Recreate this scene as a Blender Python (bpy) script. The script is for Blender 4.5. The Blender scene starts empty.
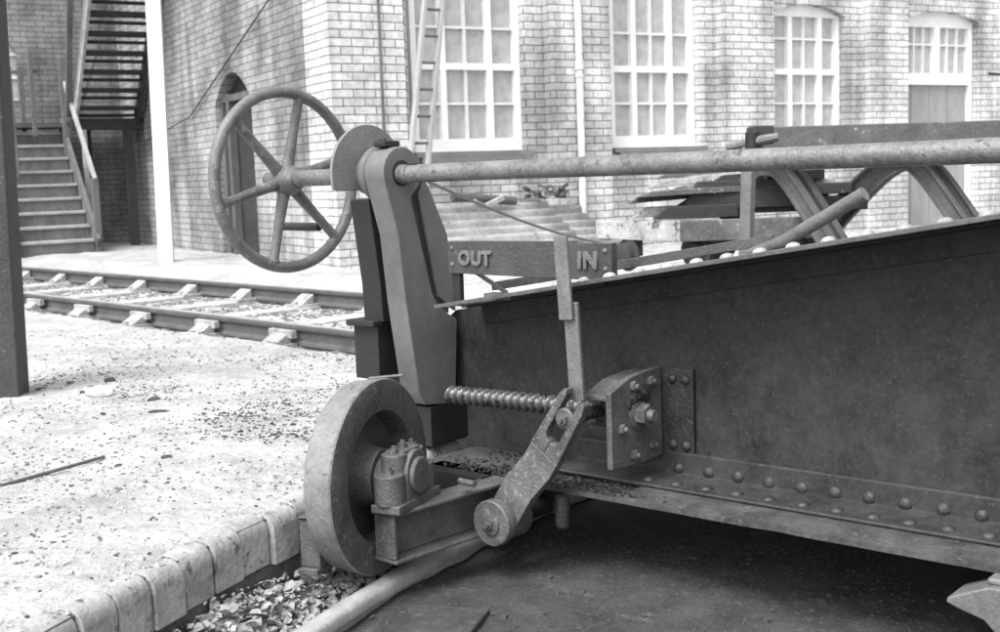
import bpy, math, random
from mathutils import Vector as V, Matrix, noise
random.seed(7)
C = bpy.context.scene
COL = C.collection
rad = math.radians

# ------------------------------------------------------------------ frames
TH = rad(48.9)
U = V((math.sin(TH), -math.cos(TH), 0))      # along the girder, towards the pivot
N = V((math.cos(TH), math.sin(TH), 0))       # square to the girder, away from the viewer
Z = V((0, 0, 1))
def G(s, c, h): return U*s + N*c + Z*h
WA = rad(60.3)
WD = V((math.sin(WA), math.cos(WA), 0))      # along the workshop wall
WN = V((-math.cos(WA), math.sin(WA), 0))     # into the workshop wall
def WP(a, b, h): return WD*a + WN*b + Z*h
PIT = V((5.794, .48, 0))

# ------------------------------------------------------------------ mesh builder
class MB:
    def __init__(s): s.v = []; s.f = []
    def add(s, vs, fs):
        k = len(s.v); s.v += [V(p) for p in vs]; s.f += [[i+k for i in f] for f in fs]; return s
    def box(s, c, size, ax=(V((1,0,0)), V((0,1,0)), Z)):
        c = V(c); X, Y, W = ax[0]*size[0]/2, ax[1]*size[1]/2, ax[2]*size[2]/2
        vs = [c+X*i+Y*j+W*k for k in (-1,1) for j in (-1,1) for i in (-1,1)]
        return s.add(vs, [[0,2,3,1],[4,5,7,6],[0,1,5,4],[2,6,7,3],[0,4,6,2],[1,3,7,5]])
    def prism(s, pts, d):
        n = len(pts); pts = [V(p) for p in pts]; d = V(d)
        return s.add(pts+[p+d for p in pts], [list(range(n))[::-1], list(range(n, 2*n))] + [[i, (i+1) % n, n+(i+1) % n, n+i] for i in range(n)])
    def bar(s, p0, p1, w, t, side):
        p0, p1 = V(p0), V(p1); d = (p1-p0); L = d.length; d.normalize()
        a = V(side); a = (a - d*a.dot(d)).normalized(); b = d.cross(a)
        return s.box((p0+p1)/2, (L, w, t), (d, a, b))
    def tube(s, path, r, n=16, cap=True):
        path = [V(p) for p in path]; rs = r if isinstance(r, (list, tuple)) else [r]*len(path)
        k = len(s.v); prev = None
        for i, p in enumerate(path):
            t = (path[min(i+1, len(path)-1)] - path[max(i-1, 0)]).normalized()
            if prev is None:
                a = Z if abs(t.z) < .9 else V((1,0,0)); prev = (a - t*a.dot(t)).normalized()
            else: prev = (prev - t*prev.dot(t)).normalized()
            b = t.cross(prev)
            for j in range(n):
                q = 2*math.pi*j/n; s.v.append(p + (prev*math.cos(q) + b*math.sin(q))*rs[i])
        for i in range(len(path)-1):
            for j in range(n):
                s.f.append([k+i*n+j, k+i*n+(j+1) % n, k+(i+1)*n+(j+1) % n, k+(i+1)*n+j])
        if cap:
            s.f.append([k+j for j in range(n)][::-1]); m = k+(len(path)-1)*n; s.f.append([m+j for j in range(n)])
        return s
    def cyl(s, p0, p1, r, r1=None, n=24): return s.tube([p0, p1], [r, r if r1 is None else r1], n)
    def lathe(s, o, axis, prof, n=40, closed=False):      # prof: (distance along axis, radius)
        o = V(o); t = V(axis).normalized(); a = Z if abs(t.z) < .9 else V((1,0,0)); a = (a-t*a.dot(t)).normalized(); b = t.cross(a)
        k = len(s.v); m = len(prof)
        for (x, r) in prof:
            for j in range(n):
                q = 2*math.pi*j/n; s.v.append(o + t*x + (a*math.cos(q)+b*math.sin(q))*r)
        for i in range(m if closed else m-1):
            i2 = (i+1) % m
            for j in range(n): s.f.append([k+i*n+j, k+i*n+(j+1) % n, k+i2*n+(j+1) % n, k+i2*n+j])
        if not closed:
            s.f.append([k+j for j in range(n)][::-1]); q = k+(m-1)*n; s.f.append([q+j for j in range(n)])
        return s
    def dome(s, p, nrm, r, h=None):
        h = h or r*.7
        return s.lathe(p, nrm, [(-.002, r), (0, r), (h*.38, r*.93), (h*.7, r*.72), (h*.92, r*.4), (h, r*.08)], n=14)
    def nut(s, p, nrm, r, h, stud=.5):
        t = V(nrm).normalized()
        s.tube([V(p), V(p)+t*h], r, 6); s.tube([V(p)+t*h, V(p)+t*(h+h*stud)], r*.52, 12)
        return s
    def build(s, name, mat, parent=None, off=None, bevel=0, smooth=35, loc=None, label=None):
        off = V(off) if off is not None else (wloc(parent) if parent else V((0,0,0)))
        me = bpy.data.meshes.new(name); me.from_pydata([p-off for p in s.v], [], s.f); me.update()
        import bmesh
        bm = bmesh.new(); bm.from_mesh(me); bmesh.ops.recalc_face_normals(bm, faces=bm.faces); bm.to_mesh(me); bm.free()
        if smooth:
            me.shade_smooth(); me.set_sharp_from_angle(angle=rad(smooth))
        me.materials.append(mat)
        o = bpy.data.objects.new(name, me); COL.objects.link(o)
        if parent: o.parent = parent
        if loc is not None: o.location = loc
        if bevel:
            b = o.modifiers.new('bevel', 'BEVEL'); b.width = bevel; b.segments = 2; b.limit_method = 'ANGLE'; b.angle_limit = rad(40); b.harden_normals = True
        if label: o['label'] = label
        return o
def wloc(o):
    p = V((0,0,0))
    while o: p += o.location; o = o.parent
    return p
def tag(o, label=None, cat=None, group=None, kind=None):
    if label: o['label'] = label
    if cat: o['category'] = cat
    if group: o['group'] = group
    if kind: o['kind'] = kind
    return o
def empty(name, loc, label=None, cat=None, group=None, rz=0):
    o = bpy.data.objects.new(name, None); COL.objects.link(o); o.location = loc; o.rotation_euler = (0,0,rz)
    return tag(o, label, cat, group)
def copy_mesh(src, loc, parent=None, rot=None):
    o = src.copy(); COL.objects.link(o); o.parent = parent or src.parent; o.location = loc
    if rot: o.rotation_euler = rot
    return o
def finish(o, label, cat, group=None):      # a one-mesh thing: move its origin to its base
    me = o.data; xs = [v.co for v in me.vertices]
    c = V((sum(p.x for p in xs)/len(xs), sum(p.y for p in xs)/len(xs), min(p.z for p in xs)))
    me.transform(Matrix.Translation(-c)); o.location = V(o.location)+c
    return tag(o, label, cat, group)

# ------------------------------------------------------------------ materials (a black and white world)
def mat(name, base, var=.25, rough=.6, scale=6, bump=.15, bscale=60, metal=0, spots=0, spotcol=.5, spotscale=25, bdist=.004, streak=0, spec=.5, coat=0):
    m = bpy.data.materials.new(name); m.use_nodes = True; nt = m.node_tree; n = nt.nodes; l = nt.links
    b = n['Principled BSDF']; b.inputs['Roughness'].default_value = rough; b.inputs['Metallic'].default_value = metal
    b.inputs['Specular IOR Level'].default_value = spec
    tc = n.new('ShaderNodeTexCoord')
    geo = n.new('ShaderNodeNewGeometry')
    src = geo.outputs['Position']
    if streak:
        mp = n.new('ShaderNodeMapping'); mp.inputs['Scale'].default_value = (1, 1, streak); l.new(src, mp.inputs[0]); s1 = mp.outputs[0]
    else: s1 = src
    n1 = n.new('ShaderNodeTexNoise'); n1.inputs['Scale'].default_value = scale; n1.inputs['Detail'].default_value = 8; n1.inputs['Roughness'].default_value = .65
    l.new(s1, n1.inputs['Vector'])
    n2 = n.new('ShaderNodeTexNoise'); n2.inputs['Scale'].default_value = scale*7; n2.inputs['Detail'].default_value = 6; l.new(s1, n2.inputs['Vector'])
    ad = n.new('ShaderNodeMath'); ad.operation = 'MULTIPLY_ADD'; l.new(n2.outputs[0], ad.inputs[0]); ad.inputs[1].default_value = .5; l.new(n1.outputs[0], ad.inputs[2])
    mr = n.new('ShaderNodeMapRange'); l.new(ad.outputs[0], mr.inputs[0]); mr.inputs[1].default_value = .5; mr.inputs[2].default_value = 1.0
    mr.inputs[3].default_value = base*(1-var); mr.inputs[4].default_value = base*(1+var)
    out = mr.outputs[0]
    if spots:
        n3 = n.new('ShaderNodeTexNoise'); n3.inputs['Scale'].default_value = spotscale; n3.inputs['Detail'].default_value = 5; n3.inputs['Roughness'].default_value = .75; l.new(src, n3.inputs['Vector'])
        r3 = n.new('ShaderNodeMapRange'); l.new(n3.outputs[0], r3.inputs[0]); r3.inputs[1].default_value = 1-spots-.02; r3.inputs[2].default_value = 1-spots+.05
        mx = n.new('ShaderNodeMix'); mx.data_type = 'FLOAT'; l.new(r3.outputs[0], mx.inputs[0]); l.new(out, mx.inputs[2]); mx.inputs[3].default_value = spotcol; out = mx.outputs[0]
    cc = n.new('ShaderNodeCombineColor'); [l.new(out, cc.inputs[i]) for i in range(3)]
    l.new(cc.outputs[0], b.inputs['Base Color'])
    n4 = n.new('ShaderNodeTexNoise'); n4.inputs['Scale'].default_value = bscale; n4.inputs['Detail'].default_value = 6; n4.inputs['Roughness'].default_value = .6; l.new(src, n4.inputs['Vector'])
    bp = n.new('ShaderNodeBump'); bp.inputs['Strength'].default_value = bump*3; bp.inputs['Distance'].default_value = bdist; l.new(n4.outputs[0], bp.inputs['Height'])
    l.new(bp.outputs[0], b.inputs['Normal'])
    mr2 = n.new('ShaderNodeMapRange'); l.new(n1.outputs[0], mr2.inputs[0]); mr2.inputs[1].default_value = .3; mr2.inputs[2].default_value = .7; mr2.inputs[3].default_value = max(.05, rough-.12); mr2.inputs[4].default_value = min(1, rough+.15)
    l.new(mr2.outputs[0], b.inputs['Roughness'])
    if coat: b.inputs['Coat Weight'].default_value = coat
    return m
M = dict(
    web=mat('tarred_plate', .030, .62, .6, 7, .10, 120, spots=.40, spotcol=.062, spotscale=75, spec=.3),
    flange=mat('worn_flange', .06, .55, .55, 9, .3, 80, spots=.38, spotcol=.15, spotscale=30),
    flangetop=mat('trodden_flange_top', .075, .4, .6, 9, .3, 80, spots=.38, spotcol=.08, spotscale=30),
    rivet=mat('rivet_iron', .03, .4, .45, 20, .25, 120, spots=.38, spotcol=.09, spotscale=60),
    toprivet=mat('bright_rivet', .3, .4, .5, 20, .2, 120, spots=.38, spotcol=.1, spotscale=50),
    cast=mat('painted_casting', .115, .25, .55, 4, .12, 140, spots=.36, spotcol=.15, spotscale=55),
    guard=mat('guard_plate_paint', .17, .25, .5, 8, .25, 100, spots=.36, spotcol=.09, spotscale=45),
    disc=mat('shaded_wheel_disc', .062, .5, .5, 9, .4, 90, spots=.40, spotcol=.09, spotscale=26),  # shade of the wheel recess put into a darker disc colour
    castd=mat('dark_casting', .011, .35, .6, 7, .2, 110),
    pipe=mat('worn_pipe', .135, .6, .30, 10, .2, 140, spots=.40, spotcol=.05, spotscale=20),
    hand=mat('handwheel_iron', .115, .4, .42, 12, .25, 120, spots=.40, spotcol=.24, spotscale=28),
    wheel=mat('race_wheel_iron', .075, .45, .5, 9, .4, 90, spots=.40, spotcol=.15, spotscale=26),
    tread=mat('polished_tread', .16, .4, .38, 10, .2, 100, spots=.40, spotcol=.07, spotscale=24),
    brkt=mat('bracket_iron', .085, .4, .5, 12, .35, 100, spots=.40, spotcol=.13, spotscale=40),
    plateb=mat('tarry_plate', .022, .5, .5, 12, .35, 90, spots=.40, spotcol=.06, spotscale=40),
    lever=mat('lever_iron', .085, .4, .45, 14, .3, 110, spots=.42, spotcol=.17, spotscale=40),
    rod=mat('bare_rod', .13, .35, .45, 14, .2, 120, spots=.38, spotcol=.06, spotscale=40),
    screw=mat('bright_screw', .16, .4, .3, 30, .1, 120, metal=.5, spots=.44, spotcol=.03, spotscale=30),
    greasy=mat('greasy_iron', .03, .6, .35, 20, .7, 70, spots=.40, spotcol=.22, spotscale=50, bdist=.01),
    sign=mat('sign_iron', .045, .4, .55, 9, .25, 100, spots=.38, spotcol=.09, spotscale=40),
    letter=mat('letter_paint', .12, .4, .5, 40, .25, 120),
    rail=mat('rail_side', .085, .4, .7, 8, .3, 80),
    railtop=mat('rail_running_top', .32, .3, .4, 9, .1, 80, spots=.38, spotcol=.15, spotscale=20),
    sleeper=mat('weathered_sleeper', .38, .45, .9, 5, .5, 40, spots=.40, spotcol=.12, spotscale=12, bdist=.01),
    chair=mat('chair_iron', .28, .5, .8, 10, .3, 60),
    coping=mat('coping_brick', .30, .4, .75, 6, .45, 60, spots=.41, spotcol=.09, spotscale=16),
    lowbrick=mat('lower_brick', .11, .5, .8, 9, .5, 60, spots=.40, spotcol=.05, spotscale=16),
    ground=mat('trodden_ash', .335, .34, .95, 2.6, .5, 30, spots=.39, spotcol=.16, spotscale=48, bdist=.012),
    pave=mat('far_paving', .5, .2, .9, 2, .4, 20),
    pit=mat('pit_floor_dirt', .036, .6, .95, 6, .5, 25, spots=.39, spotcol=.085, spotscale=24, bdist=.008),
    pebble=mat('pale_pebble', .40, .5, .9, 40, .3, 80),
    midpeb=mat('grey_pebble', .14, .5, .9, 40, .3, 80),
    cinder=mat('dark_cinder', .045, .5, .9, 30, .5, 80),
    pitgrit=mat('pit_rubble', .048, .6, .9, 40, .5, 80),
    leaf=mat('dry_leaf', .27, .6, .8, 40, .2, 80),
    post=mat('dark_post', .045, .4, .8, 7, .5, 60, streak=.25, spots=.37, spotcol=.12, spotscale=20),
    white=mat('white_paint', .80, .08, .6, 5, .1, 60),
    whitewood=mat('window_paint', .80, .08, .5, 5, .08, 60),
    sill=mat('stone_sill', .18, .3, .85, 6, .3, 50),
    bar=mat('pale_glazing_bar', .7, .1, .6, 8, .1, 60),
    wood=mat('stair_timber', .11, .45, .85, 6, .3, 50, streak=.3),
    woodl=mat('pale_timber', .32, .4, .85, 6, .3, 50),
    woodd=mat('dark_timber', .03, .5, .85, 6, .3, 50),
    plank=mat('stacked_plank', .09, .6, .9, 6, .5, 40, spots=.40, spotcol=.35, spotscale=8),
    plankl=mat('pale_plank', .32, .5, .9, 6, .5, 40, spots=.42, spotcol=.08, spotscale=8),
    doorp=mat('door_paint', .3, .25, .8, 5, .2, 50, streak=.15),
    corr=mat('galvanised_sheet', .30, .35, .5, 5, .15, 60, spots=.38, spotcol=.14, spotscale=7),
    rubble=mat('whitewashed_rubble', .6, .35, .9, 10, .4, 50),
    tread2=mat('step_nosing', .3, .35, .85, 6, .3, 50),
    beam=mat('buffer_timber', .085, .4, .85, 8, .4, 50, spots=.35, spotcol=.4, spotscale=16),
    bentrail=mat('old_bent_rail', .075, .45, .75, 8, .3, 60),
)
def brick_mat(name, c1, c2, mort, stain=.5, lowdark=0):
    m = bpy.data.materials.new(name); m.use_nodes = True; nt = m.node_tree; n = nt.nodes; l = nt.links
    b = n['Principled BSDF']; b.inputs['Roughness'].default_value = .75
    tc = n.new('ShaderNodeTexCoord'); sp = n.new('ShaderNodeSeparateXYZ'); l.new(tc.outputs['Object'], sp.inputs[0])
    ad = n.new('ShaderNodeMath'); ad.operation = 'ADD'; l.new(sp.outputs[0], ad.inputs[0]); l.new(sp.outputs[1], ad.inputs[1])
    cb = n.new('ShaderNodeCombineXYZ'); l.new(ad.outputs[0], cb.inputs[0]); l.new(sp.outputs[2], cb.inputs[1])
    # slight wander of the joints
    wn = n.new('ShaderNodeTexNoise'); wn.inputs['Scale'].default_value = 3; l.new(tc.outputs['Object'], wn.inputs['Vector'])
    wm = n.new('ShaderNodeVectorMath'); wm.operation = 'MULTIPLY_ADD'; l.new(wn.outputs['Color'], wm.inputs[0]); wm.inputs[1].default_value = (.012, .012, 0); l.new(cb.outputs[0], wm.inputs[2])
    br = n.new('ShaderNodeTexBrick'); l.new(wm.outputs[0], br.inputs['Vector'])
    br.inputs['Color1'].default_value = (c1, c1, c1, 1); br.inputs['Color2'].default_value = (c2, c2, c2, 1); br.inputs['Mortar'].default_value = (mort, mort, mort, 1)
    br.inputs['Scale'].default_value = 1; br.inputs['Mortar Size'].default_value = .0065; br.inputs['Mortar Smooth'].default_value = .3
    br.inputs['Brick Width'].default_value = .236; br.inputs['Row Height'].default_value = .082; br.inputs['Bias'].default_value = -.35
    ns = n.new('ShaderNodeTexNoise'); ns.inputs['Scale'].default_value = .9; ns.inputs['Detail'].default_value = 7; ns.inputs['Roughness'].default_value = .65; l.new(tc.outputs['Object'], ns.inputs['Vector'])
    mr = n.new('ShaderNodeMapRange'); l.new(ns.outputs[0], mr.inputs[0]); mr.inputs[1].default_value = .36; mr.inputs[2].default_value = .62; mr.inputs[3].default_value = 1-stain; mr.inputs[4].default_value = 1.05
    nf = n.new('ShaderNodeTexNoise'); nf.inputs['Scale'].default_value = 22; nf.inputs['Detail'].default_value = 5; l.new(tc.outputs['Object'], nf.inputs['Vector'])
    mf = n.new('ShaderNodeMapRange'); l.new(nf.outputs[0], mf.inputs[0]); mf.inputs[1].default_value = .3; mf.inputs[2].default_value = .7; mf.inputs[3].default_value = .78; mf.inputs[4].default_value = 1.12
    mu = n.new('ShaderNodeMath'); mu.operation = 'MULTIPLY'; l.new(mr.outputs[0], mu.inputs[0]); l.new(mf.outputs[0], mu.inputs[1])
    mp = n.new('ShaderNodeMapping'); mp.inputs['Scale'].default_value = (2.2, 2.2, .22); l.new(tc.outputs['Object'], mp.inputs[0])
    nk = n.new('ShaderNodeTexNoise'); nk.inputs['Scale'].default_value = 1.3; nk.inputs['Detail'].default_value = 5; l.new(mp.outputs[0], nk.inputs['Vector'])
    mk = n.new('ShaderNodeMapRange'); l.new(nk.outputs[0], mk.inputs[0]); mk.inputs[1].default_value = .36; mk.inputs[2].default_value = .52; mk.inputs[3].default_value = .62; mk.inputs[4].default_value = 1.05
    m2 = n.new('ShaderNodeMath'); m2.operation = 'MULTIPLY'; l.new(mu.outputs[0], m2.inputs[0]); l.new(mk.outputs[0], m2.inputs[1])
    last = m2.outputs[0]
    mx = n.new('ShaderNodeVectorMath'); mx.operation = 'SCALE'; l.new(br.outputs['Color'], mx.inputs[0]); l.new(last, mx.inputs['Scale'])
    l.new(mx.outputs[0], b.inputs['Base Color'])
    bp = n.new('ShaderNodeBump'); bp.inputs['Strength'].default_value = .8; bp.inputs['Distance'].default_value = .008; bp.invert = True; l.new(br.outputs['Fac'], bp.inputs['Height']); l.new(bp.outputs[0], b.inputs['Normal'])
    return m
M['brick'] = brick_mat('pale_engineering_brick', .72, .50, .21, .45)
M['brickside'] = brick_mat('side_wall_brick', .38, .24, .12, .6)  # side wall brick, darker than the main wall's
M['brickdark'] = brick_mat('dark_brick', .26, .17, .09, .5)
g = bpy.data.materials.new('window_glass'); g.use_nodes = True; b = g.node_tree.nodes['Principled BSDF']
b.inputs['Base Color'].default_value = (.27, .27, .27, 1); b.inputs['Roughness'].default_value = .12
_n = g.node_tree.nodes.new('ShaderNodeTexNoise'); _n.inputs['Scale'].default_value = 9; _n.inputs['Detail'].default_value = 5
_g = g.node_tree.nodes.new('ShaderNodeNewGeometry'); g.node_tree.links.new(_g.outputs['Position'], _n.inputs['Vector'])
_r = g.node_tree.nodes.new('ShaderNodeMapRange'); g.node_tree.links.new(_n.outputs[0], _r.inputs[0]); _r.inputs[1].default_value = .3; _r.inputs[2].default_value = .7; _r.inputs[3].default_value = .34; _r.inputs[4].default_value = .47
_c = g.node_tree.nodes.new('ShaderNodeCombineColor'); [g.node_tree.links.new(_r.outputs[0], _c.inputs[i]) for i in range(3)]
g.node_tree.links.new(_c.outputs[0], b.inputs['Base Color'])
M['glass'] = g

# ------------------------------------------------------------------ ground
RP = 7.2
TN = V((.725, .689, 0)); TT = V((.689, -.725, 0))
def sstep(x, a, b):
    t = max(0, min(1, (x-a)/(b-a))); return t*t*(3-2*t)
def gh(p):
    d = p.dot(TN); t = p.dot(TT)
    h = .014 + .024*noise.noise(p*1.3) + .018*noise.noise(p*3.7) + .010*noise.noise(p*9) + .006*noise.noise(p*23)
    h += .11*sstep(d, 6.15, 6.6)
    h -= .085*sstep(d, 3.95, 4.3)*(1-sstep(d, 5.9, 6.15))
    r = (V((p.x, p.y, 0))-PIT).length
    k = sstep(r, RP+.05, RP+.6)
    return -.006 + .012*sstep(r, RP+.065, RP+.12) + (h*k if r > RP+.05 else 0)
def ring_sheet(name, radii, z, m, a0=0, a1=2*math.pi, n=720):
    vs = []; fs = []; full = abs(a1-a0-2*math.pi) < 1e-6; nn = n if full else n+1
    for r in radii:
        for j in range(nn):
            q = a0+(a1-a0)*j/n; p = PIT+V((math.cos(q)*r, math.sin(q)*r, 0)); p.z = z(p) if callable(z) else z; vs.append(p)
    for i in range(len(radii)-1):
        for j in range(n if full else n):
            j2 = (j+1) % nn
            fs.append([i*nn+j, i*nn+j2, (i+1)*nn+j2, (i+1)*nn+j])
    b = MB(); b.v = vs; b.f = fs
    return b.build(name, m, smooth=60)
rr = [RP+.065]
while rr[-1] < 18: rr.append(rr[-1]+(.022 if rr[-1] < RP+2.2 else .06))
while rr[-1] < 160: rr.append(rr[-1]*1.15)
tag(ring_sheet('ground', rr, gh, M['ground'], n=1500), kind='structure')
def ph(p):
    r = (V((p.x, p.y, 0))-PIT).length
    return -.318 + .012*noise.noise(p*3) + .01*noise.noise(p*9) + .09*sstep(r, RP-.2, RP+.02)*(.6+.7*noise.noise(p*1.9)) + .02*sstep(r, RP-.22, RP-.1)
rr = [.02, .8, 1.8, 2.8, 3.6, 4.2, 4.8, 5.2]
while rr[-1] < RP-.01: rr.append(rr[-1]+.022)
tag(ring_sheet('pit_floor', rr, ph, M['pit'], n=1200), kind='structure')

# pit wall: bullnosed coping blocks on a lower course
pw = empty('pit_wall', PIT+V((-6.6, 2.9, -.4)), 'curved pit wall of bullnosed coping blocks round the turntable', 'wall')
cop = MB(); low = MB()
nb = int(2*math.pi*RP/.139)
for i in range(nb):
    a = 2*math.pi*i/nb + .004; da = 2*math.pi/nb
    e = V((math.cos(a), math.sin(a), 0)); 
    tang = V((-e.y, e.x, 0)); w = RP*da - .008
    jit = random.uniform(-.009, .008); zt = random.uniform(-.007, .003)
    prof = [(0, -.155), (0, -.045), (.006, -.026), (.018, -.011), (.036, -.002), (.06, 0), (.23, 0), (.23, -.155)]
    pts = [PIT + e*(RP+jit+x) + Z*(z+zt) - tang*w/2 for x, z in prof]
    cop.prism(pts, tang*w)
    if random.random() < .3: low.box(PIT + e*(RP+.004) + Z*random.uniform(-.15, -.05) + tang*w*.5, (.012, .01, random.uniform(.02, .06)), (e, tang, Z))
    e2 = V((math.cos(a+da/2), math.sin(a+da/2), 0)); t2 = V((-e2.y, e2.x, 0))
    jit2 = random.uniform(-.004, .006)
    low.box(PIT + e2*(RP+.115+.012+jit2) + Z*-.235, (.23, w, .15), (e2, t2, Z))
    low.box(PIT + e*(RP+.115+.012) + Z*-.39, (.23, w, .15), (e, tang, Z))
cop.build('coping', M['coping'], pw, bevel=.005)
low.build('lower_course', M['lowbrick'], pw, bevel=.004)
# mortar backing
bk = MB(); 
bk.lathe(PIT+Z*-.42, Z, [(0, RP+.02), (.405, RP+.02), (.405, RP+.22), (0, RP+.22)], n=400, closed=True)
bk.build('mortar', M['lowbrick'], pw)

# race rail in the pit
RR = 6.957
rl = MB(); prof = [(-.03, 0), (-.03, .02), (-.012, .03), (-.012, .085), (-.033, .095), (-.035, .122), (-.026, .133), (0, .138), (.026, .133), (.035, .122), (.033, .095), (.012, .085), (.012, .03), (.03, .02), (.03, 0)]
nn = 540
for k in range(nn):
    q = 2*math.pi*k/nn
    for x, z in prof: rl.v.append(PIT+V((math.cos(q), math.sin(q), 0))*(RR+x)+Z*(z-.388))
m_ = len(prof)
for k in range(nn):
    for i in range(m_-1):
        k2 = (k+1) % nn; rl.f.append([k*m_+i, k*m_+i+1, k2*m_+i+1, k2*m_+i])
finish(rl.build('race_rail', M['railtop'], smooth=50), 'curved rail on the pit floor under the turntable wheel', 'rail')

# ------------------------------------------------------------------ TURNTABLE
TR = G(-2.0, 3.3, -.36)
T = empty('turntable', TR, 'riveted iron turntable end with spoked handwheel, screw gear and OUT IN indicator', 'turntable')
AX = (U, N, Z)
S0, S1 = -3.03, 2.5
def toph(s): return .553 + .161*(min(s, .3)-(-2.94))
def rivet_set(parent, name, proto_nrm, r, pts, m, h=None):
    b = MB(); b.dome((0,0,0), proto_nrm, r, h)
    src = None
    for p in pts:
        loc = V(p)-wloc(parent)
        if src is None: src = b.build(name, m, parent, off=(0,0,0), loc=loc)
        else: copy_mesh(src, loc, parent)
# web
w = MB(); w.prism([G(-3.2, 3.3, .016), G(-3.04, 3.3, .016), G(-3.04, 3.3, -.02), G(S1, 3.3, -.02), G(S1, 3.3, toph(S1)-.015), G(.3, 3.3, toph(.3)-.015), G(-3.1, 3.3, toph(-3.1)-.03), G(-3.2, 3.3, .42)], N*.012)
web = w.build('web_plate', M['web'], T)
# stiffener-like lap line low on the web
# bottom flange with a ragged front edge
fl = MB(); top = []; 
ss = [S0 + i*.035 for i in range(int((S1-S0)/.035)+1)]
def edge(s):
    e = 3.0 + .0025*noise.noise(V((s*9, 0, 3))) 
    e += .009*max(0, 1-abs(s+1.6)/.07)
    return e
for z in (-.036, -.02):
    for s in ss: fl.v.append(G(s, edge(s), z)); 
    for s in ss: fl.v.append(G(s, 3.62, z))
k = len(ss)
for i in range(k-1):
    fl.f += [[i, i+1, k+i+1, k+i], [2*k+i, 2*k+k+i, 2*k+k+i+1, 2*k+i+1], [i, 2*k+i, 2*k+i+1, i+1], [k+i, k+i+1, 3*k+i+1, 3*k+i]]
fl.f += [[0, k, 3*k, 2*k], [k-1, 3*k-1, 4*k-1, 2*k-1]]
bfl = fl.build('bottom_flange', M['flange'], T)
# second cover plate, its torn lip seen along the edge
cp = MB(); pts = []
for i in range(60):
    s = -2.15 + i*(S1+2.15)/59; pts.append(G(s, 3.045 + .008*noise.noise(V((s*6, 5, 1))) + .012*max(0, 1-abs(s+1.45)/.25), -.02))
pts += [G(S1, 3.288, -.02), G(-2.15, 3.288, -.02)]
cp.prism(pts, Z*.008); cp.build('cover_plate', M['flange'], T)
an = MB()
an.prism([G(-2.52, 3.286, -.012), G(-2.52, 3.13, -.012), G(-2.52, 3.126, -.004), G(-2.52, 3.13, .001), G(-2.52, 3.262, .004), G(-2.52, 3.274, .012), G(-2.52, 3.278, .072), G(-2.52, 3.283, .077), G(-2.52, 3.298, .077), G(-2.52, 3.298, -.012)], U*(S1+2.52))
ang = an.build('bottom_angle', M['web'], T)
rivet_set(ang, 'rivet', -N, .0215, [G(-2.10+.1085*i+random.uniform(-.003, .003), 3.279, .022+random.uniform(-.002, .002)) for i in range(12)], M['rivet'], .015)
rivet_set(ang, 'rivet', Z, .0215, [G(-2.155+.1085*i+random.uniform(-.003, .003), 3.175, .000) for i in range(12)], M['rivet'], .013)
# top flange
tf = MB()
tp = [G(-2.955, 3.0, toph(-2.955)), G(.3, 3.0, toph(.3)), G(S1, 3.0, toph(.3))]
for z in (-.015, 0):
    for s_ in (-2.925, .3, S1):
        for c_ in (3.0, 3.6): tf.v.append(G(s_, c_, toph(s_)+z))
tf.f = [[0,2,3,1],[2,4,5,3],[6,7,9,8],[8,9,11,10],[0,6,8,2],[2,8,10,4],[1,3,9,7],[3,5,11,9],[0,1,7,6],[4,10,11,5]]
tfl = tf.build('top_flange', M['flangetop'], T, bevel=.003)
slope = (U+Z*.161).normalized(); tn = (Z-U*.161).normalized()
rivet_set(tfl, 'rivet', tn, .0215, [G(-2.407+.1047*i+random.uniform(-.003, .003), 3.05, toph(-2.407+.1047*i)) for i in range(15)], M['toprivet'], .013)
ta = MB(); 
ta.prism([G(-2.95, 3.288, toph(-2.95)-.016), G(-2.95, 3.17, toph(-2.95)-.016), G(-2.95, 3.17, toph(-2.95)-.027), G(-2.95, 3.275, toph(-2.95)-.03), G(-2.95, 3.288, toph(-2.95)-.1)], (U*3.25+Z*.161*3.25))
ta.build('top_angle', M['web'], T, bevel=.003)
# unseen deck and cross girders, added to keep the pit under the girder dark
dk = MB(); dk.box(G(-.2, 4.35, .29), (5.3, 2.0, .06), AX); dk.box(G(-.2, 5.35, .1), (5.3, .05, .36), AX); dk.build('deck', M['woodd'], T)
for q_ in (-3.0, -1.2, .4):
    cg = MB(); cg.box(G(q_, 3.775, .12), (.03, .9, .28), AX); cg.build('cross_girder', M['web'], T)

# gear case (the leaning casting carrying the shaft)
def arc(c, h, r, a0, a1, n=12): return [(c+r*math.cos(rad(a0+(a1-a0)*i/n)), h+r*math.sin(rad(a0+(a1-a0)*i/n))) for i in range(n+1)]
HC, HH = 3.008, 1.018
rib = [(2.974,.80), (2.996,.565), (3.012,.45), (3.046,.215), (3.085,.172), (3.185,.158), (3.243,.225), (3.262,.47), (3.215,.497), (3.165,.53), (3.135,.58), (3.115,.66), (3.09,.757), (3.045,.93)] + arc(HC, HH, .094, -30, 190, 16)
gc = MB(); gc.prism([G(-3.058, c, h) for c, h in rib], -U*.098)
arm = gc.build('gear_case', M['cast'], T, bevel=.006)
plate = [(3.065,.935), (3.095,.80), (3.13,.66), (3.15,.575), (3.19,.52), (3.262,.49), (3.262,.615), (3.231,.79), (3.147,.969)] + arc(HC+.014, HH, .103, 10, 60, 6)
gp_ = MB(); gp_.prism([G(-3.064, c, h) for c, h in [(3.09,.94), (3.122,.80), (3.156,.64), (3.175,.56), (3.262,.50), (3.262,.615), (3.231,.79), (3.150,.955), (3.12,1.0)]], -U*.014); gp_.prism([G(-3.1, c, h) for c, h in plate], -U*.05)
gp_.build('backing_plate', M['cast'], T, bevel=.003)
rg = MB()
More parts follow.
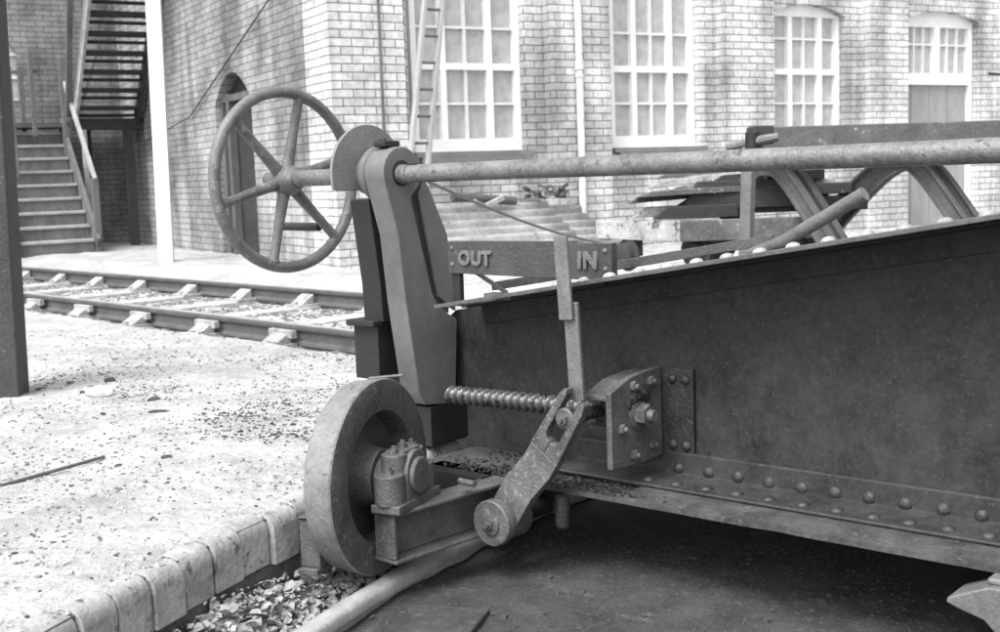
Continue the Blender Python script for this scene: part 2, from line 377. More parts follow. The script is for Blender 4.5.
for rI, rO, x0, x1 in [(.036, .047, 0, .004)]:
    rg.lathe(G(-3.058, HC, HH), U, [(x0, rO), (x1, rO), (x1, rI), (x0, rI)], n=40, closed=True)
bore_shade = MB(); bore_shade.cyl(G(-3.0595, HC-.004, HH), G(-3.0555, HC-.004, HH), .046); bore_shade.build('bearing_bore_shade', M['castd'], T)  # flat dark disc on the case, standing for shade inside the bore
cap = MB(); cap.box(G(-3.12, HC-.012, HH+.105), (.06, .075, .022), AX); cap.cyl(G(-3.12, HC-.03, HH+.09), G(-3.12, HC-.03, HH+.125), .014, n=12); cap.build('oil_cap', M['castd'], T, bevel=.006)
# collar between gear case and guard
co = MB(); co.lathe(G(-3.155, HC+.01, HH), -U, [(-.01, .085), (0, .085), (.012, .1), (.035, .1), (.05, .082), (.1, .07), (.11, .055)], n=40); co.build('collar', M['cast'], T)
# chain guard disc, cut off level below the shaft
gd = MB(); pts = arc(3.01, 1.02, .178, -17, 197, 30)
pts = arc(3.01, 1.02, .178, 20, 198, 28) + [(2.95, .962), (3.06, .99)]
gd.prism([G(-3.232, c, h) for c, h in pts], -U*.014); gd.build('guard_plate', M['guard'], T, bevel=.003)
# outboard bracket, its shadow put into a dark colour, and the girder end box
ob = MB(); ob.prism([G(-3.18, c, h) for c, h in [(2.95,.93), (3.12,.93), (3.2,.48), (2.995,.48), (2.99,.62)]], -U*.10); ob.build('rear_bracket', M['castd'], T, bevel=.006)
eb = MB(); eb.box(G(-3.27, 3.12, .365), (.13, .26, .20), AX); eb.box(G(-3.30, 3.28, .20), (.24, .24, .34), AX); eb.box(G(-3.125, 3.2, .085), (.13, .2, .15), AX); eb.build('end_box', M['castd'], T, bevel=.004)  # lower two boxes: dark fill added where the ground behind lies in shade
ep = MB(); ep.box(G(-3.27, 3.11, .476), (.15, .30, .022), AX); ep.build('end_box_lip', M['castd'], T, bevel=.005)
hb = MB(); hb.tube([G(-3.2, 2.92, .24), G(-3.2, 2.92, .275), G(-3.185, 2.92, .285), G(-3.06, 2.97, .30)], .005, 8); hb.build('hook', M['rod'], T)

# shaft
sh = MB(); sh.cyl(G(-3.8, 3.0, 1.012), G(-3.1, 3.0, 1.014), .031); sh.build('rear_shaft', M['pipe'], T)
sh = MB(); sh.cyl(G(-3.12, 3.0, 1.015), G(S1, 3.0, 1.02), .0315, n=40); sh.cyl(G(-3.055, 3.0, 1.015), G(-3.01, 3.0, 1.015), .034, n=40); shaft = sh.build('shaft', M['pipe'], T)
kk = MB(); kk.box(G(-3.0, 2.995, 1.047), (.05, .014, .006), AX); kk.build('key', M['castd'], T)

# handwheel
HS, HCc, HHh, HR = -3.715, 3.0, 1.008, .337
hw = MB()
hub = hw.lathe(G(HS-.035, HCc, HHh), U, [(0, .03), (.004, .048), (.05, .055), (.065, .058), (.085, .058), (.10, .05), (.115, .046), (.125, .034)], n=32).build('handwheel', M['hand'], T)
rm = MB(); n1, n2 = 96, 16
for i in range(n1):
    q = 2*math.pi*i/n1; e = N*math.cos(q)+Z*math.sin(q)
    for j in range(n2):
        p = 2*math.pi*j/n2; rm.v.append(G(HS+.025, HCc, HHh)+e*(HR+.0235*math.cos(p)*.95)+U*.0235*math.sin(p))
for i in range(n1):
    for j in range(n2): rm.f.append([i*n2+j, i*n2+(j+1) % n2, ((i+1) % n1)*n2+(j+1) % n2, ((i+1) % n1)*n2+j])
rm.build('rim', M['hand'], hub, off=TR)
for q in (75, 15, 135, 195, 255, 315):
    e = N*math.cos(rad(q))+Z*math.sin(rad(q)); sp = MB(); c0 = G(HS+.02, HCc, HHh)
    sp.tube([c0+e*.03, c0+e*.08, c0+e*.2-U*.0, c0+e*(HR-.03)+U*.003, c0+e*(HR-.012)+U*.005], [.030, .023, .019, .0185, .024], 14); sp.build('spoke', M['hand'], hub, off=TR)
e = N*math.cos(rad(315))+Z*math.sin(rad(315))
hp = MB(); hp.tube([G(HS-.02, HCc, HHh)+e*.27, G(HS-.27, HCc, HHh)+e*.27], [.017, .015], 14); hp.build('handle', M['castd'], hub, off=TR)

# screw with a real thread
sc = MB(); n_t = 24; L0, L1 = -2.985, -2.2; steps = int((L1-L0)/.0026)
ctr = lambda s: (3.12, .213+(s+2.985)*.02)
for i in range(steps+1):
    s = L0+(L1-L0)*i/steps; c, h = ctr(s)
    for j in range(n_t):
        q = 2*math.pi*j/n_t; ph_ = (s/.033 + j/n_t) % 1.0
        pr = .0195 + .0145*max(0, min(1, 3.2*(.5-abs(ph_-.5))-.45))
        sc.v.append(G(s, c+pr*math.cos(q), h+pr*math.sin(q)))
for i in range(steps):
    for j in range(n_t): sc.f.append([i*n_t+j, i*n_t+(j+1) % n_t, (i+1)*n_t+(j+1) % n_t, (i+1)*n_t+j])
sc.build('screw', M['screw'], T, smooth=50)
# nut block on the screw that drives the lever
nb_ = MB(); nb_.box(G(-2.27, 3.12, .228), (.09, .1, .09), AX); nb_.cyl(G(-2.27, 3.08, .236), G(-2.27, 2.9, .236), .021); nut = nb_.build('screw_nut', M['greasy'], T, bevel=.006)
nb2 = MB(); nb2.lathe(G(-2.278, 2.905, .236), -N, [(0, .036), (.004, .036), (.01, .030), (.01, .02)], n=28); nb2.nut(G(-2.278, 2.896, .236), -N, .019, .014, .8); nb2.build('pin_bolt', M['lever'], nut, off=TR)
lump = MB(); lump.cyl(G(-2.19, 3.10, .285), G(-2.19, 3.2, .285), .04); lump.cyl(G(-2.24, 3.08, .27), G(-2.16, 3.1, .262), .02); lump.build('grease_lump', M['greasy'], T, bevel=.006)

# lever with a forked slot
lv = MB(); b0 = (-2.515, -.115); b1 = (-2.243, .298)
d2 = V((b1[0]-b0[0], b1[1]-b0[1], 0)); Ld = d2.length; d2.normalize(); p2 = V((-d2.y, d2.x, 0))
def LP(x, y, c):          # x along the lever, y across it
    q = V((b0[0], b0[1], 0)) + d2*x + p2*y; return G(q.x, c, q.y)
ca, cb_ = 2.895, 2.93
for sgn in (1, -1):
    outl = [(Ld*.56, 0), (Ld*.56, sgn*.062), (Ld*.97, sgn*.054), (Ld+.012, sgn*.047), (Ld+.018, sgn*.036), (Ld+.004, sgn*.026), (Ld*.90, sgn*.027), (Ld*.70, sgn*.029), (Ld*.665, sgn*.018), (Ld*.655, 0)]
    lv.prism([LP(x, y, ca) for x, y in outl], N*.035)
mid = [(Ld*.25, .058), (Ld*.40, .064), (Ld*.56, .062), (Ld*.56, -.062), (Ld*.40, -.064), (Ld*.25, -.058)]
# crank: the bar steps towards the viewer below the slot
def crank(x): return .0 if x > .47 else (-.045 if x < .36 else -.045*(0.47-x)/.11)
prof = [(.03, ca-.045), (.29, ca-.045), (.45, ca), (.56, ca), (.56, ca+.035), (.44, ca+.035), (.28, ca-.008), (.03, ca-.008)]
lv.prism([LP(x*Ld, -.061, c) for x, c in prof], LP(0, .122, 0)-LP(0, 0, 0))
lever = lv.build('lever', M['lever'], T, bevel=.004)
bo = MB(); bo.lathe(LP(0, 0, 2.80), N, [(0, .045), (0, .072), (.004, .076), (.032, .076), (.034, .068), (.13, .068), (.14, .062)], n=40)
bo.lathe(LP(0, 0, 2.792), N, [(0, .030), (.002, .038), (.012, .038)], n=28); boss = bo.build('boss', M['lever'], lever, off=TR)
bb = MB(); bb.nut(LP(0, 0, 2.795), -N, .02, .012, .9); bb.build('bolt', M['screw'], lever, off=TR)
pv = MB(); pv.cyl(LP(0, 0, 2.93), LP(0, 0, 3.1), .035); pv.box(G(-2.515, 3.1, -.075), (.11, .05, .12), AX); pv.build('pivot_lug', M['castd'], T, bevel=.004)
hg = MB(); hg.cyl(G(-2.36, 2.98, -.04), G(-2.36, 2.98, -.135), .025); hg.dome(G(-2.36, 2.98, -.135), -Z, .025, .02); hg.build('hanger_stud', M['plateb'], T)
# pointer rod: two lapped flats
pr_ = MB(); pr_.bar(G(-2.292, 2.925, .806), G(-2.278, 2.925, .545), .012, .052, N); pr_.build('pointer', M['rod'], T, bevel=.003)
pr_ = MB(); pr_.bar(G(-2.270, 2.940, .60), G(-2.262, 2.950, .29), .014, .055, N); pr_.build('pointer_rod', M['rod'], T, bevel=.003)

# screw thrust bracket on the web
tb = MB()
A_ = [(2.985,.078), (3.0,.332), (3.12,.352), (3.275,.352), (3.275,.075), (3.12,.062)]
A_ = [(2.992,.066), (2.992,.312), (3.10,.348), (3.20,.358), (3.278,.358), (3.278,.062), (3.14,.058)]
tb.prism([G(-2.165, c, h) for c, h in A_], -U*.022)
tb.prism([G(-2.187, c, h) for c, h in [(3.0,.298), (3.10,.333), (3.2,.343), (3.278,.343), (3.278,.328), (3.2,.325), (3.1,.315), (3.0,.28)]], -U*.09)
brk = tb.build('screw_bracket', M['brkt'], T, bevel=.005)
tb = MB(); tb.box(G(-2.11, 3.289, .205), (.125, .014, .30), AX); tb.build('mounting_plate', M['plateb'], T, bevel=.004)
tb = MB(); tb.lathe(G(-2.188, 3.12, .228), -U, [(0, .075), (.03, .07), (.05, .05), (.07, .045)], n=28); tb.build('thrust_boss', M['greasy'], T)
bt = MB(); bt.tube([(0,0,0), U*.016], .017, 6); bt.tube([U*.016, U*.028], .009, 10); src = bt.build('bolt', M['lever'], brk, off=(0,0,0), loc=G(-2.165, 3.11, .318)-TR)
for c, h in [(3.045, .19), (3.11, .095), (3.215, .11), (3.21, .32)]: copy_mesh(src, G(-2.165, c, h)-TR, brk)
bt = MB(); bt.lathe(G(-2.165, 3.14, .222), U, [(0, .05), (.006, .05), (.01, .04)], n=32); bt.tube([G(-2.155, 3.14, .222), G(-2.12, 3.14, .222)], .037, 6); bt.tube([G(-2.12, 3.14, .222), G(-2.10, 3.14, .222)], [.022, .018], 14); bt.build('shaft_nut', M['lever'], brk, off=TR)
rivet_set(brk, 'rivet', -N, .017, [G(-2.125, 3.282, .32), G(-2.075, 3.282, .32), G(-2.125, 3.282, .1), G(-2.075, 3.282, .1)], M['rivet'], .013)

# OUT / IN indicator board
sg = MB(); sg.prism([G(-2.893, 3.05, .664), G(-2.19, 3.05, .658), G(-2.19, 3.05, .776), G(-2.345, 3.05, .776), G(-2.345, 3.05, .781), G(-2.893, 3.05, .776)], N*.03)
sign = sg.build('indicator_board', M['sign'], T, bevel=.003)
def text(word, s, h, size, m, parent):
    cu = bpy.data.curves.new('lettering', 'FONT'); cu.body = word; cu.size = size; cu.extrude = .004; cu.bevel_depth = .0014; cu.offset = .0022; cu.space_character = 1.12
    o = bpy.data.objects.new('lettering', cu); COL.objects.link(o)
    dg = bpy.context.evaluated_depsgraph_get(); dg.update(); me = bpy.data.meshes.new_from_object(o.evaluated_get(dg)); bpy.data.objects.remove(o)
    R = Matrix((U, Z, -N)).transposed()
    me.transform(R.to_4x4()); me.materials.clear(); me.materials.append(m)
    ob_ = bpy.data.objects.new('lettering', me); COL.objects.link(ob_); ob_.parent = parent; ob_.location = G(s, 3.047, h)-TR
    return ob_
text('OUT', -2.838, .697, .066, M['letter'], sign)['label'] = 'raised letters OUT'
text('IN', -2.322, .697, .074, M['letter'], sign)['label'] = 'raised letters IN'
rivet_set(sign, 'rivet', -N, .0085, [G(-2.872, 3.05, .752), G(-2.872, 3.05, .695), G(-2.215, 3.05, .752), G(-2.215, 3.05, .695)], M['letter'], .007)
sp_ = MB(); sp_.box(G(-2.868, 3.07, .61), (.036, .02, .12), AX); sp_.build('board_stay', M['castd'], T)
sp_ = MB(); sp_.box(G(-2.25, 3.07, .655), (.05, .02, .03), AX); sp_.build('board_stay', M['castd'], T)
sp_ = MB(); sp_.bar(G(-2.83, 3.12, .665), G(-2.72, 3.16, .59), .012, .012, N); sp_.box(G(-2.72, 3.13, .582), (.12, .05, .02), AX); sp_.build('diagonal_stay', M['rod'], T)
# pinch bar lying along the girder top, its round end bent up
lb = MB(); lb.bar(G(-2.84, 3.22, .603), G(-1.72, 3.22, .603+.161*1.12), .03, .012, Z)
lb.build('locking_bar', M['brkt'], T, bevel=.002)
lb = MB(); lb.tube([G(-1.80, 3.215, .742), G(-1.74, 3.213, .757), G(-1.68, 3.21, .778), G(-1.43, 3.2, .913)], [.012, .018, .0205, .0205], 18); lb.build('locking_bar_grip', M['rod'], T)
# cast bracket hanging below the bottom flange near the frame's right edge
cb = MB(); cb.prism([G(-.99, 2.93, -.052), G(-1.09, 2.93, -.098), G(-1.095, 2.93, -.112), G(-1.07, 2.93, -.122), G(-1.0, 2.93, -.14), G(-.975, 2.93, -.165), G(-.985, 2.93, -.25), G(-.6, 2.93, -.25), G(-.6, 2.93, -.052)], N*.12)
cb.box(G(-.85, 3.0, -.044), (.3, .1, .016), AX)
cb.build('support_bracket', M['rod'], T, bevel=.006)

# race wheel and its bearings
WAn = rad(66); wa = V((-math.sin(WAn), math.cos(WAn), 0)); wt = V((math.cos(WAn), math.sin(WAn), 0))
WC = V((-.388, 3.725, .063))
rw = MB(); R_ = .312
rw.lathe(WC, wa, [(.078, .20), (.012, .206), (.002, .211), (0, .217), (0, .296), (.004, R_-.004), (.05, R_-.006), (.09, .28), (.09, .2)], n=96, closed=True)
wh = rw.build('race_wheel', M['wheel'], T)
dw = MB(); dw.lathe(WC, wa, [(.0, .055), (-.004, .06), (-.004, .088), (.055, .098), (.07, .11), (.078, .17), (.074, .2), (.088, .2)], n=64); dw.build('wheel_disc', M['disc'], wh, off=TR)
tr_ = MB(); tr_.lathe(WC, wa, [(.003, .25), (.004, R_-.004), (.010, R_), (.10, R_-.012), (.108, R_-.02), (.108, .25)], n=128, closed=True); tr_.build('tyre', M['tread'], wh, off=TR)
hb_ = MB(); hb_.cyl(WC+wa*.02, WC-wa*.07, .07, .062, 32); hb_.build('hub', M['wheel'], wh, off=TR)
rivet_set(wh, 'rivet', -wa, .010, [WC+wa*.078+(wt*math.cos(rad(q))+Z*math.sin(rad(q)))*.15 for q in (100, 160, 220, 280)], M['rivet'], .006)
bd = V((.70, .714, 0)).normalized(); be = V((-bd.y, bd.x, 0))
def bearing_bracket(P, L, w, two=True):
    ax = (bd, be, Z)
    b = MB(); c = P + bd*L/2 + be*w/2
    b.box(c+Z*-.027, (L, w, .014), ax); b.box(c+Z*-.176, (L, w, .014), ax)
    b.box(P+bd*.008+be*(w/2)+Z*-.1015, (.016, w-.012, .135), ax)
    b.box(c+be*(w*.12)+bd*.008+Z*-.1015, (L-.02, .014, .135), ax)
    return b.build('bearing_bracket', M['brkt'], T, bevel=.005)
P0 = V((-.345, 3.575, 0))
bearing_bracket(P0, .62, .105)
# pedestal on the inboard bracket
def pedestal(P, sc=1.12):
    ax = (wt, wa, Z)
    q = lambda x, y, z: P + wt*(x-.135)*sc + wa*y*sc + Z*(-.02+z*sc)
    b = MB(); b.box(q(.135, .052, .012), (.25*sc, .09*sc, .024*sc), ax)
    ped = b.build('pedestal', M['brkt'], T, bevel=.004)
    b = MB(); b.cyl(q(.045, .055, .02), q(.045, .055, .105), .042*sc); b.cyl(q(.228, .055, .02), q(.228, .055, .10), .040*sc)
    b.box(q(.135, .055, .055), (.12*sc, .08*sc, .07*sc), ax); b.build('foot_lug', M['brkt'], ped, off=TR, bevel=.005)
    b = MB(); cz = .095; pr = [(.135+.062*math.cos(rad(t)), cz+.062*math.sin(rad(t))) for t in range(0, 181, 15)]
    pr = [(.197, .02)] + pr + [(.073, .02)]
    b.prism([q(x, .012, z) for x, z in pr], wa*.085*sc)
    b.cyl(q(.083, .058, .1), q(.083, .058, .155), .036*sc); b.cyl(q(.187, .058, .1), q(.187, .058, .152), .034*sc)
    b.box(q(.135, .058, .15), (.1*sc, .06*sc, .022*sc), ax); b.build('bearing_cap', M['brkt'], ped, off=TR, bevel=.005)
    b = MB(); b.lathe(q(.135, .012, .085), -wa, [(-.002, .052*sc), (.008*sc, .052*sc), (.012*sc, .047*sc), (.011*sc, .03*sc)], n=32); b.build('end_cover', M['brkt'], ped, off=TR)
    b = MB(); b.nut(V((0,0,0)), Z, .014*sc, .012*sc, .7); src = None
    for x, y, z in [(.045, .055, .105), (.083, .058, .155), (.187, .058, .152), (.228, .055, .10), (.135, .058, .161)]:
        if src is None: src = b.build('bolt', M['lever'], ped, off=(0,0,0), loc=q(x, y, z)-TR)
        else: copy_mesh(src, q(x, y, z)-TR, ped)
pedestal(V((-.262, 3.68, 0)))
st = MB(); st.cyl(P0+bd*.30+be*.02+Z*.02, P0+bd*.30-be*.05+Z*.02, .011, n=12); st.build('stud', M['lever'], T)
P1 = V((-.642, 3.60, 0)); P2 = V((-.578, 3.572, 0))
ob2 = MB(); ob2.prism([P1+Z*-.03, P2+Z*-.03, P2+wt*.34+Z*-.03, P1+wt*.34+Z*-.03], Z*-.15)
ob2.prism([P1+Z*-.022-wt*.008, P2+Z*-.022-wt*.008, P2+wt*.35+Z*-.022, P1+wt*.35+Z*-.022], Z*-.007)
ob2.prism([P1+Z*-.181-wt*.02, P2+Z*-.181-wt*.02, P2+wt*.35+Z*-.181, P1+wt*.35+Z*-.181], Z*-.02)
ob2.build('outer_bearing_bracket', M['brkt'], T, bevel=.005)
st = MB(); st.box((P1+P2)/2+wt*.09+wa*-.008+Z*.02, (.05, .035, .08), (wt, wa, Z)); st.box((P1+P2)/2+wt*.2+Z*.0, (.14, .05, .04), (wt, wa, Z)); st.build('outer_pedestal', M['brkt'], T, bevel=.004)
ow = MB(); ow.box(G(-2.82, 3.0, -.06), (.3, .12, .08), AX); ow.build('end_beam', M['castd'], T)
# grit and grease lying on the bracket and the flange end
gr = MB()
for i in range(900):
    s = random.gauss(-2.5, .2); c = random.uniform(3.0, 3.28) if random.random() < .7 else random.uniform(3.0, 3.08)
    if not -2.93 < s < -1.95: continue
    r = random.uniform(.002, .008); p = G(s, c, -.018)
    a = random.random()*6.28; ax3 = (V((math.cos(a), math.sin(a), .3)).normalized(), V((-math.sin(a), math.cos(a), 0)), Z)
    gr.box(p+Z*r*.4, (r*2, r*1.4, r), ax3)
o = gr.build('grit', M['greasy'], T, smooth=0); o['kind'] = 'stuff'

# ------------------------------------------------------------------ railway track
TK = TT*-7 + TN*5.08
tk = empty('railway_track', TK, 'siding track of bullhead rails in chairs on pale sleepers', 'track')
bh = [(-.035, .135), (-.036, .115), (-.03, .105), (-.01, .097), (-.009, .04), (-.03, .03), (-.034, .012), (-.02, 0), (.02, 0), (.034, .012), (.03, .03), (.009, .04), (.01, .097), (.03, .105), (.036, .115), (.035, .135), (.022, .142), (-.022, .142)]
T0, T1 = -26, -3.85
for nn_ in (4.32, 5.84):
    b = MB(); b.prism([TT*T0 + TN*(nn_+x) + Z*(z-.045) for x, z in bh], TT*(T1-T0)); rl_ = b.build('rail', M['rail'], tk)
    b = MB(); b.box(TT*(T0+T1)/2 + TN*nn_ + Z*.0975, (T1-T0, .046, .003), (TT, TN, Z)); b.build('running_surface', M['railtop'], rl_, off=TK)
ssrc = csrc = None; SLP = []
for k in range(19):
    t = -8.44 + .97*(4-k) + random.uniform(-.04, .04)
    if t > -3.95: continue
    SLP.append(t); rz = math.atan2(TT.y, TT.x) + random.uniform(-.02, .02)
    loc = TT*t + TN*5.08 + Z*-.168 - TK
    if ssrc is None:
        b = MB(); b.box((0, 0, .065), (.25, 2.7, .13)); ssrc = b.build('sleeper', M['sleeper'], tk, off=(0,0,0), loc=loc, bevel=.012); ssrc.rotation_euler.z = rz
        b = MB(); b.box((0, 0, .012), (.17, .36, .024))
        for s in (1, -1):
            b.prism([(-.065, s*.045, .024), (-.065, s*.15, .024), (-.065, s*.06, .085), (-.065, s*.045, .095)], (.13, 0, 0))
            b.cyl((.0, s*.15, .02), (.0, s*.15, .045), .018, n=8)
        b.box((.0, .052, .075), (.2, .035, .045))
        b.v = [V((p.x*1.35, p.y*1.25, p.z*1.15)) for p in b.v]; csrc = b.build('chair', M['chair'], tk, off=(0,0,0), loc=(0,0,0), bevel=.006); first = True
    else:
        copy_mesh(ssrc, loc, tk, (0, 0, rz))
    for nn_ in (4.32, 5.84):
        l_ = TT*t + TN*nn_ + Z*-.047 - TK
        if first: csrc.location = l_; csrc.rotation_euler.z = rz; first = False
        else: copy_mesh(csrc, l_, tk, (0, 0, rz + (0 if nn_ > 5 else math.pi)))

# ------------------------------------------------------------------ workshop building
BO = WP(4.5, 11.15, .0)
RZ = math.atan2(WD.y, WD.x)
ws = empty('workshop_building', BO, 'pale brick railway workshop with tall white small-paned windows', 'building', rz=RZ)
def loc_build(b, name, m, parent=None, **k): return b.build(name, m, parent or ws, off=(0,0,0), **k)
# local: x along wall from the corner, y into the wall (0 = panel face 11.2), z up
x_ = lambda a: a-4.5
PY, PT = .05, -.12          # panel face and pier face (local y)
WY = .2                     # window plane
ops = [(5.50, 6.80, 1.26, 3.42), (7.98, 9.19, 1.26, 3.42), (10.38, 11.55, 1.26, 2.96), (12.72, 14.08, .1, 2.96), (15.3, 16.5, 1.26, 2.96), (17.8, 19.0, 1.26, 2.96)]
wl = MB(); TOPH = 6.5
def bx(mb, x0, x1, y0, y1, z0, z1): mb.box(((x0+x1)/2, (y0+y1)/2, (z0+z1)/2), (x1-x0, y1-y0, z1-z0))
cur = 4.502
for (a0, a1, s0, hd) in ops:
    a0 = a0-.085
    bx(wl, x_(cur), x_(a0), PY, .55, -.3, TOPH)
    bx(wl, x_(a0), x_(a1), PY, .55, -.3, s0)
    # segmental arch head
    n_ = 14; rise = .13; pts = []
    for i in range(n_+1):
        f = i/n_; pts.append((x_(a0+(a1-a0)*f), PY, hd - rise*(2*f-1)**2))
    pts += [(x_(a1), PY, TOPH), (x_(a0), PY, TOPH)]
    wl.prism(pts, (0, .5, 0)); cur = a1
bx(wl, x_(cur), x_(28), PY, .55, -.3, TOPH)
# piers between the bays
for p0, p1 in [(4.50, 5.30), (7.04, 7.80), (9.42, 10.2), (11.82, 12.5), (14.4, 15.1), (16.8, 17.6), (19.3, 20.1)]:
    bx(wl, x_(p0), x_(p1), PT, PY-.001, -.3, TOPH)
loc_build(wl, 'wall', M['brick'])
# side wall running back from the corner, with an arched door
sw = MB()
def bs(mb, y0, y1, z0, z1, x0=0, x1=.35): bx(mb, x0, x1, y0, y1, z0, z1)
dy0, dy1 = 13.45-11.15, 14.85-11.15
bs(sw, .551, dy0, -.3, TOPH); bs(sw, dy1, 8.9, -.3, TOPH)
pts = [];
for i in range(13):
    f = i/12; pts.append((0, dy0+(dy1-dy0)*f, 2.32 - .35*(2*f-1)**2))
pts += [(0, dy1, TOPH), (0, dy0, TOPH)]; sw.prism(pts, (.35, 0, 0))
loc_build(sw, 'side_wall', M['brickside'])
d = MB(); bx(d, .16, .2, dy0, dy1, .0, 2.4); dd = loc_build(d, 'door', M['woodd']); 
d = MB(); bx(d, .06, .15, dy0+.02, dy0+.12, .0, 2.0); bx(d, .06, .15, dy1-.35, dy1-.25, .0, 2.1); bx(d, .06, .15, dy1-.1, dy1, 0, 2.0); bx(d, .06, .15, dy0+.02, dy1, 2.0, 2.08); loc_build(d, 'frame', M['wood'], dd)
# back wall closing the yard
bw = MB(); B0 = 19.9-11.15
wx0, wx1 = 1.55-4.5, 2.98-4.5
bx(bw, -22, wx0, B0, B0+.4, -.3, TOPH); bx(bw, wx1, -.001, B0, B0+.4, -.3, TOPH); bx(bw, wx0, wx1, B0, B0+.4, -.3, 2.35)
pts = []
for i in range(15):
    f = i/14; pts.append((wx0+(wx1-wx0)*f, B0, 3.75 - .62*(2*f-1)**2))
pts += [(wx1, B0, TOPH), (wx0, B0, TOPH)]; bw.prism(pts, (0, .4, 0))
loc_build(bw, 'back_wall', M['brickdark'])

def window(a0, a1, s0, hd, parent=ws):
    y = WY; b = MB(); X0, X1 = x_(a0), x_(a1); W = X1-X0; f = .065
    bx(b, X0, X0+f, y-.05, y+.05, s0, hd); bx(b, X1-f, X1, y-.05, y+.05, s0, hd); bx(b, X0, X1, y-.055, y+.05, s0-.001, s0+.13); bx(b, X0, X1, y-.045, y+.045, hd-.14, hd+.01)
    m1, m2 = X0+W*.285, X1-W*.285
    for m_ in (m1, m2): bx(b, m_-.034, m_+.034, y-.047, y+.047, s0+.13, hd-.14)
    for l0, l1 in ((X0+f, m1-.034), (m1+.034, m2-.034), (m2+.034, X1-f)): bx(b, l0, l1, y-.043, y+.04, 2.11, 2.18)
    win = loc_build(b, 'window', M['whitewood'], parent, bevel=.004)
    g_ = MB(); c = (m1+m2)/2; bx(g_, c-.015, c+.015, y-.02, y+.02, s0+.13, hd-.14)
    for l0, l1 in ((X0+f, m1-.034), (m1+.034, m2-.034), (m2+.034, X1-f)):
        for h in (1.76, 2.55):
            bx(g_, l0, l1, y-.018, y+.018, h-.013, h+.013)
    loc_build(g_, 'glazing_bar', M['bar'], win)
    g_ = MB(); bx(g_, X0+.03, X1-.03, y+.021, y+.03, s0+.05, hd-.02); loc_build(g_, 'glass', M['glass'], win)
    g_ = MB(); bx(g_, X0-.06, X1+.06, -.02, y-.056, s0-.06, s0-.002); bx(g_, X0+.0, X1-.0, -.035, .049, s0-.13, s0-.061); loc_build(g_, 'sill', M['sill'], win, bevel=.004)
for i, o_ in enumerate(ops):
    if i != 3: window(*o_)
# boarded doorway with a fanlight
a0, a1, s0, hd = ops[3]; X0, X1 = x_(a0), x_(a1); y = WY
b = MB(); bx(b, X0, X0+.05, y-.05, y+.05, 2.03, hd); bx(b, X1-.1, X1-.02, y-.05, y+.05, .1, hd); bx(b, X0, X1-.1, y-.07, y+.05, 2.0, 2.15); bx(b, X0, X1-.1, y-.045, y+.05, hd-.2, hd)
xm = (X0+X1)/2-.05; bx(b, xm-.05, xm+.05, y-.06, y+.05, 2.15, hd-.2)
dr = loc_build(b, 'window', M['whitewood'], bevel=.004, label='short fanlight window above grey boards')
b = MB()
for l0, l1 in ((X0+.05, xm-.05), (xm+.05, X1-.1)):
    for k in (1, 2): q = l0+(l1-l0)*k/3; bx(b, q-.013, q+.013, y-.02, y+.02, 2.15, hd-.2)
    bx(b, l0, l1, y-.018, y+.018, 2.52, 2.545)
loc_build(b, 'glazing_bar', M['bar'], dr)
b = MB(); bx(b, X0+.02, X1-.05, y+.021, y+.03, 2.1, hd-.05); loc_build(b, 'glass', M['glass'], dr)
b = MB(); nbd = 7
for k in range(nbd):
    q0 = X0+(X1-.1-X0)*k/nbd; q1 = X0+(X1-.1-X0)*(k+1)/nbd-.008; bx(b, q0, q1, y-.01-.006*(k % 2), y+.03, .1, 1.998)
loc_build(b, 'door', M['doorp'], label='grey boarded door below the fanlight')
# small bracket arm right of the doorway
b = MB(); b.bar((X1-.2, PT-.15, 2.12), (X1+1.4, PT-.1, 2.05), .03, .03, Z); loc_build(b, 'bracket_bar', M['woodd'])
# drainpipe, conduit
b = MB(); xd = x_(7.36); b.tube([(xd, PT-.05, 6.4), (xd, PT-.05, 2.2)], .04, 14); b.tube([(xd, PT-.05, 2.2), (xd, PT-.05, .2)], .04, 14)
b.cyl((xd, PT-.05, 2.1), (xd, PT-.05, 2.2), .052, n=14); b.cyl((xd, PT-.05, 2.02), (xd, PT-.05, 2.05), .05, n=14); loc_build(b, 'drainpipe', M['rubble'])
b = MB(); xd = x_(5.03); b.tube([(xd, PT-.014, 6.4), (xd, PT-.014, 1.45)], .014, 8); loc_build(b, 'conduit', M['wood'])
# back-wall arched window
b = MB(); y = B0+.15
bx(b, wx0, wx1, y, y+.02, 2.35, 3.75); gl = loc_build(b, 'window', M['glass'], label='arched window in the back wall')
b = MB()
for k in range(1, 6): q = wx0+(wx1-wx0)*k/6; bx(b, q-.015, q+.015, y-.03, y-.001, 2.45, 3.7)
for h in (2.4, 2.75, 3.1, 3.45): bx(b, wx0, wx1, y-.031, y-.001, h-.02, h+.02)
loc_build(b, 'glazing_bar', M['bar'], gl)
# low plinth band
for q0, q1 in ((5.301, 7.039), (7.801, 9.419), (10.201, 11.819)):
    b = MB(); bx(b, x_(q0), x_(q1), PY-.07, PY-.001, -.3, .55); loc_build(b, 'plinth', M['brick'])
# roof so the building has a top from elsewhere
b = MB(); bx(b, -.2, 23.6, -.3, 8, TOPH+.001, TOPH+.2); loc_build(b, 'roof', M['sill'])

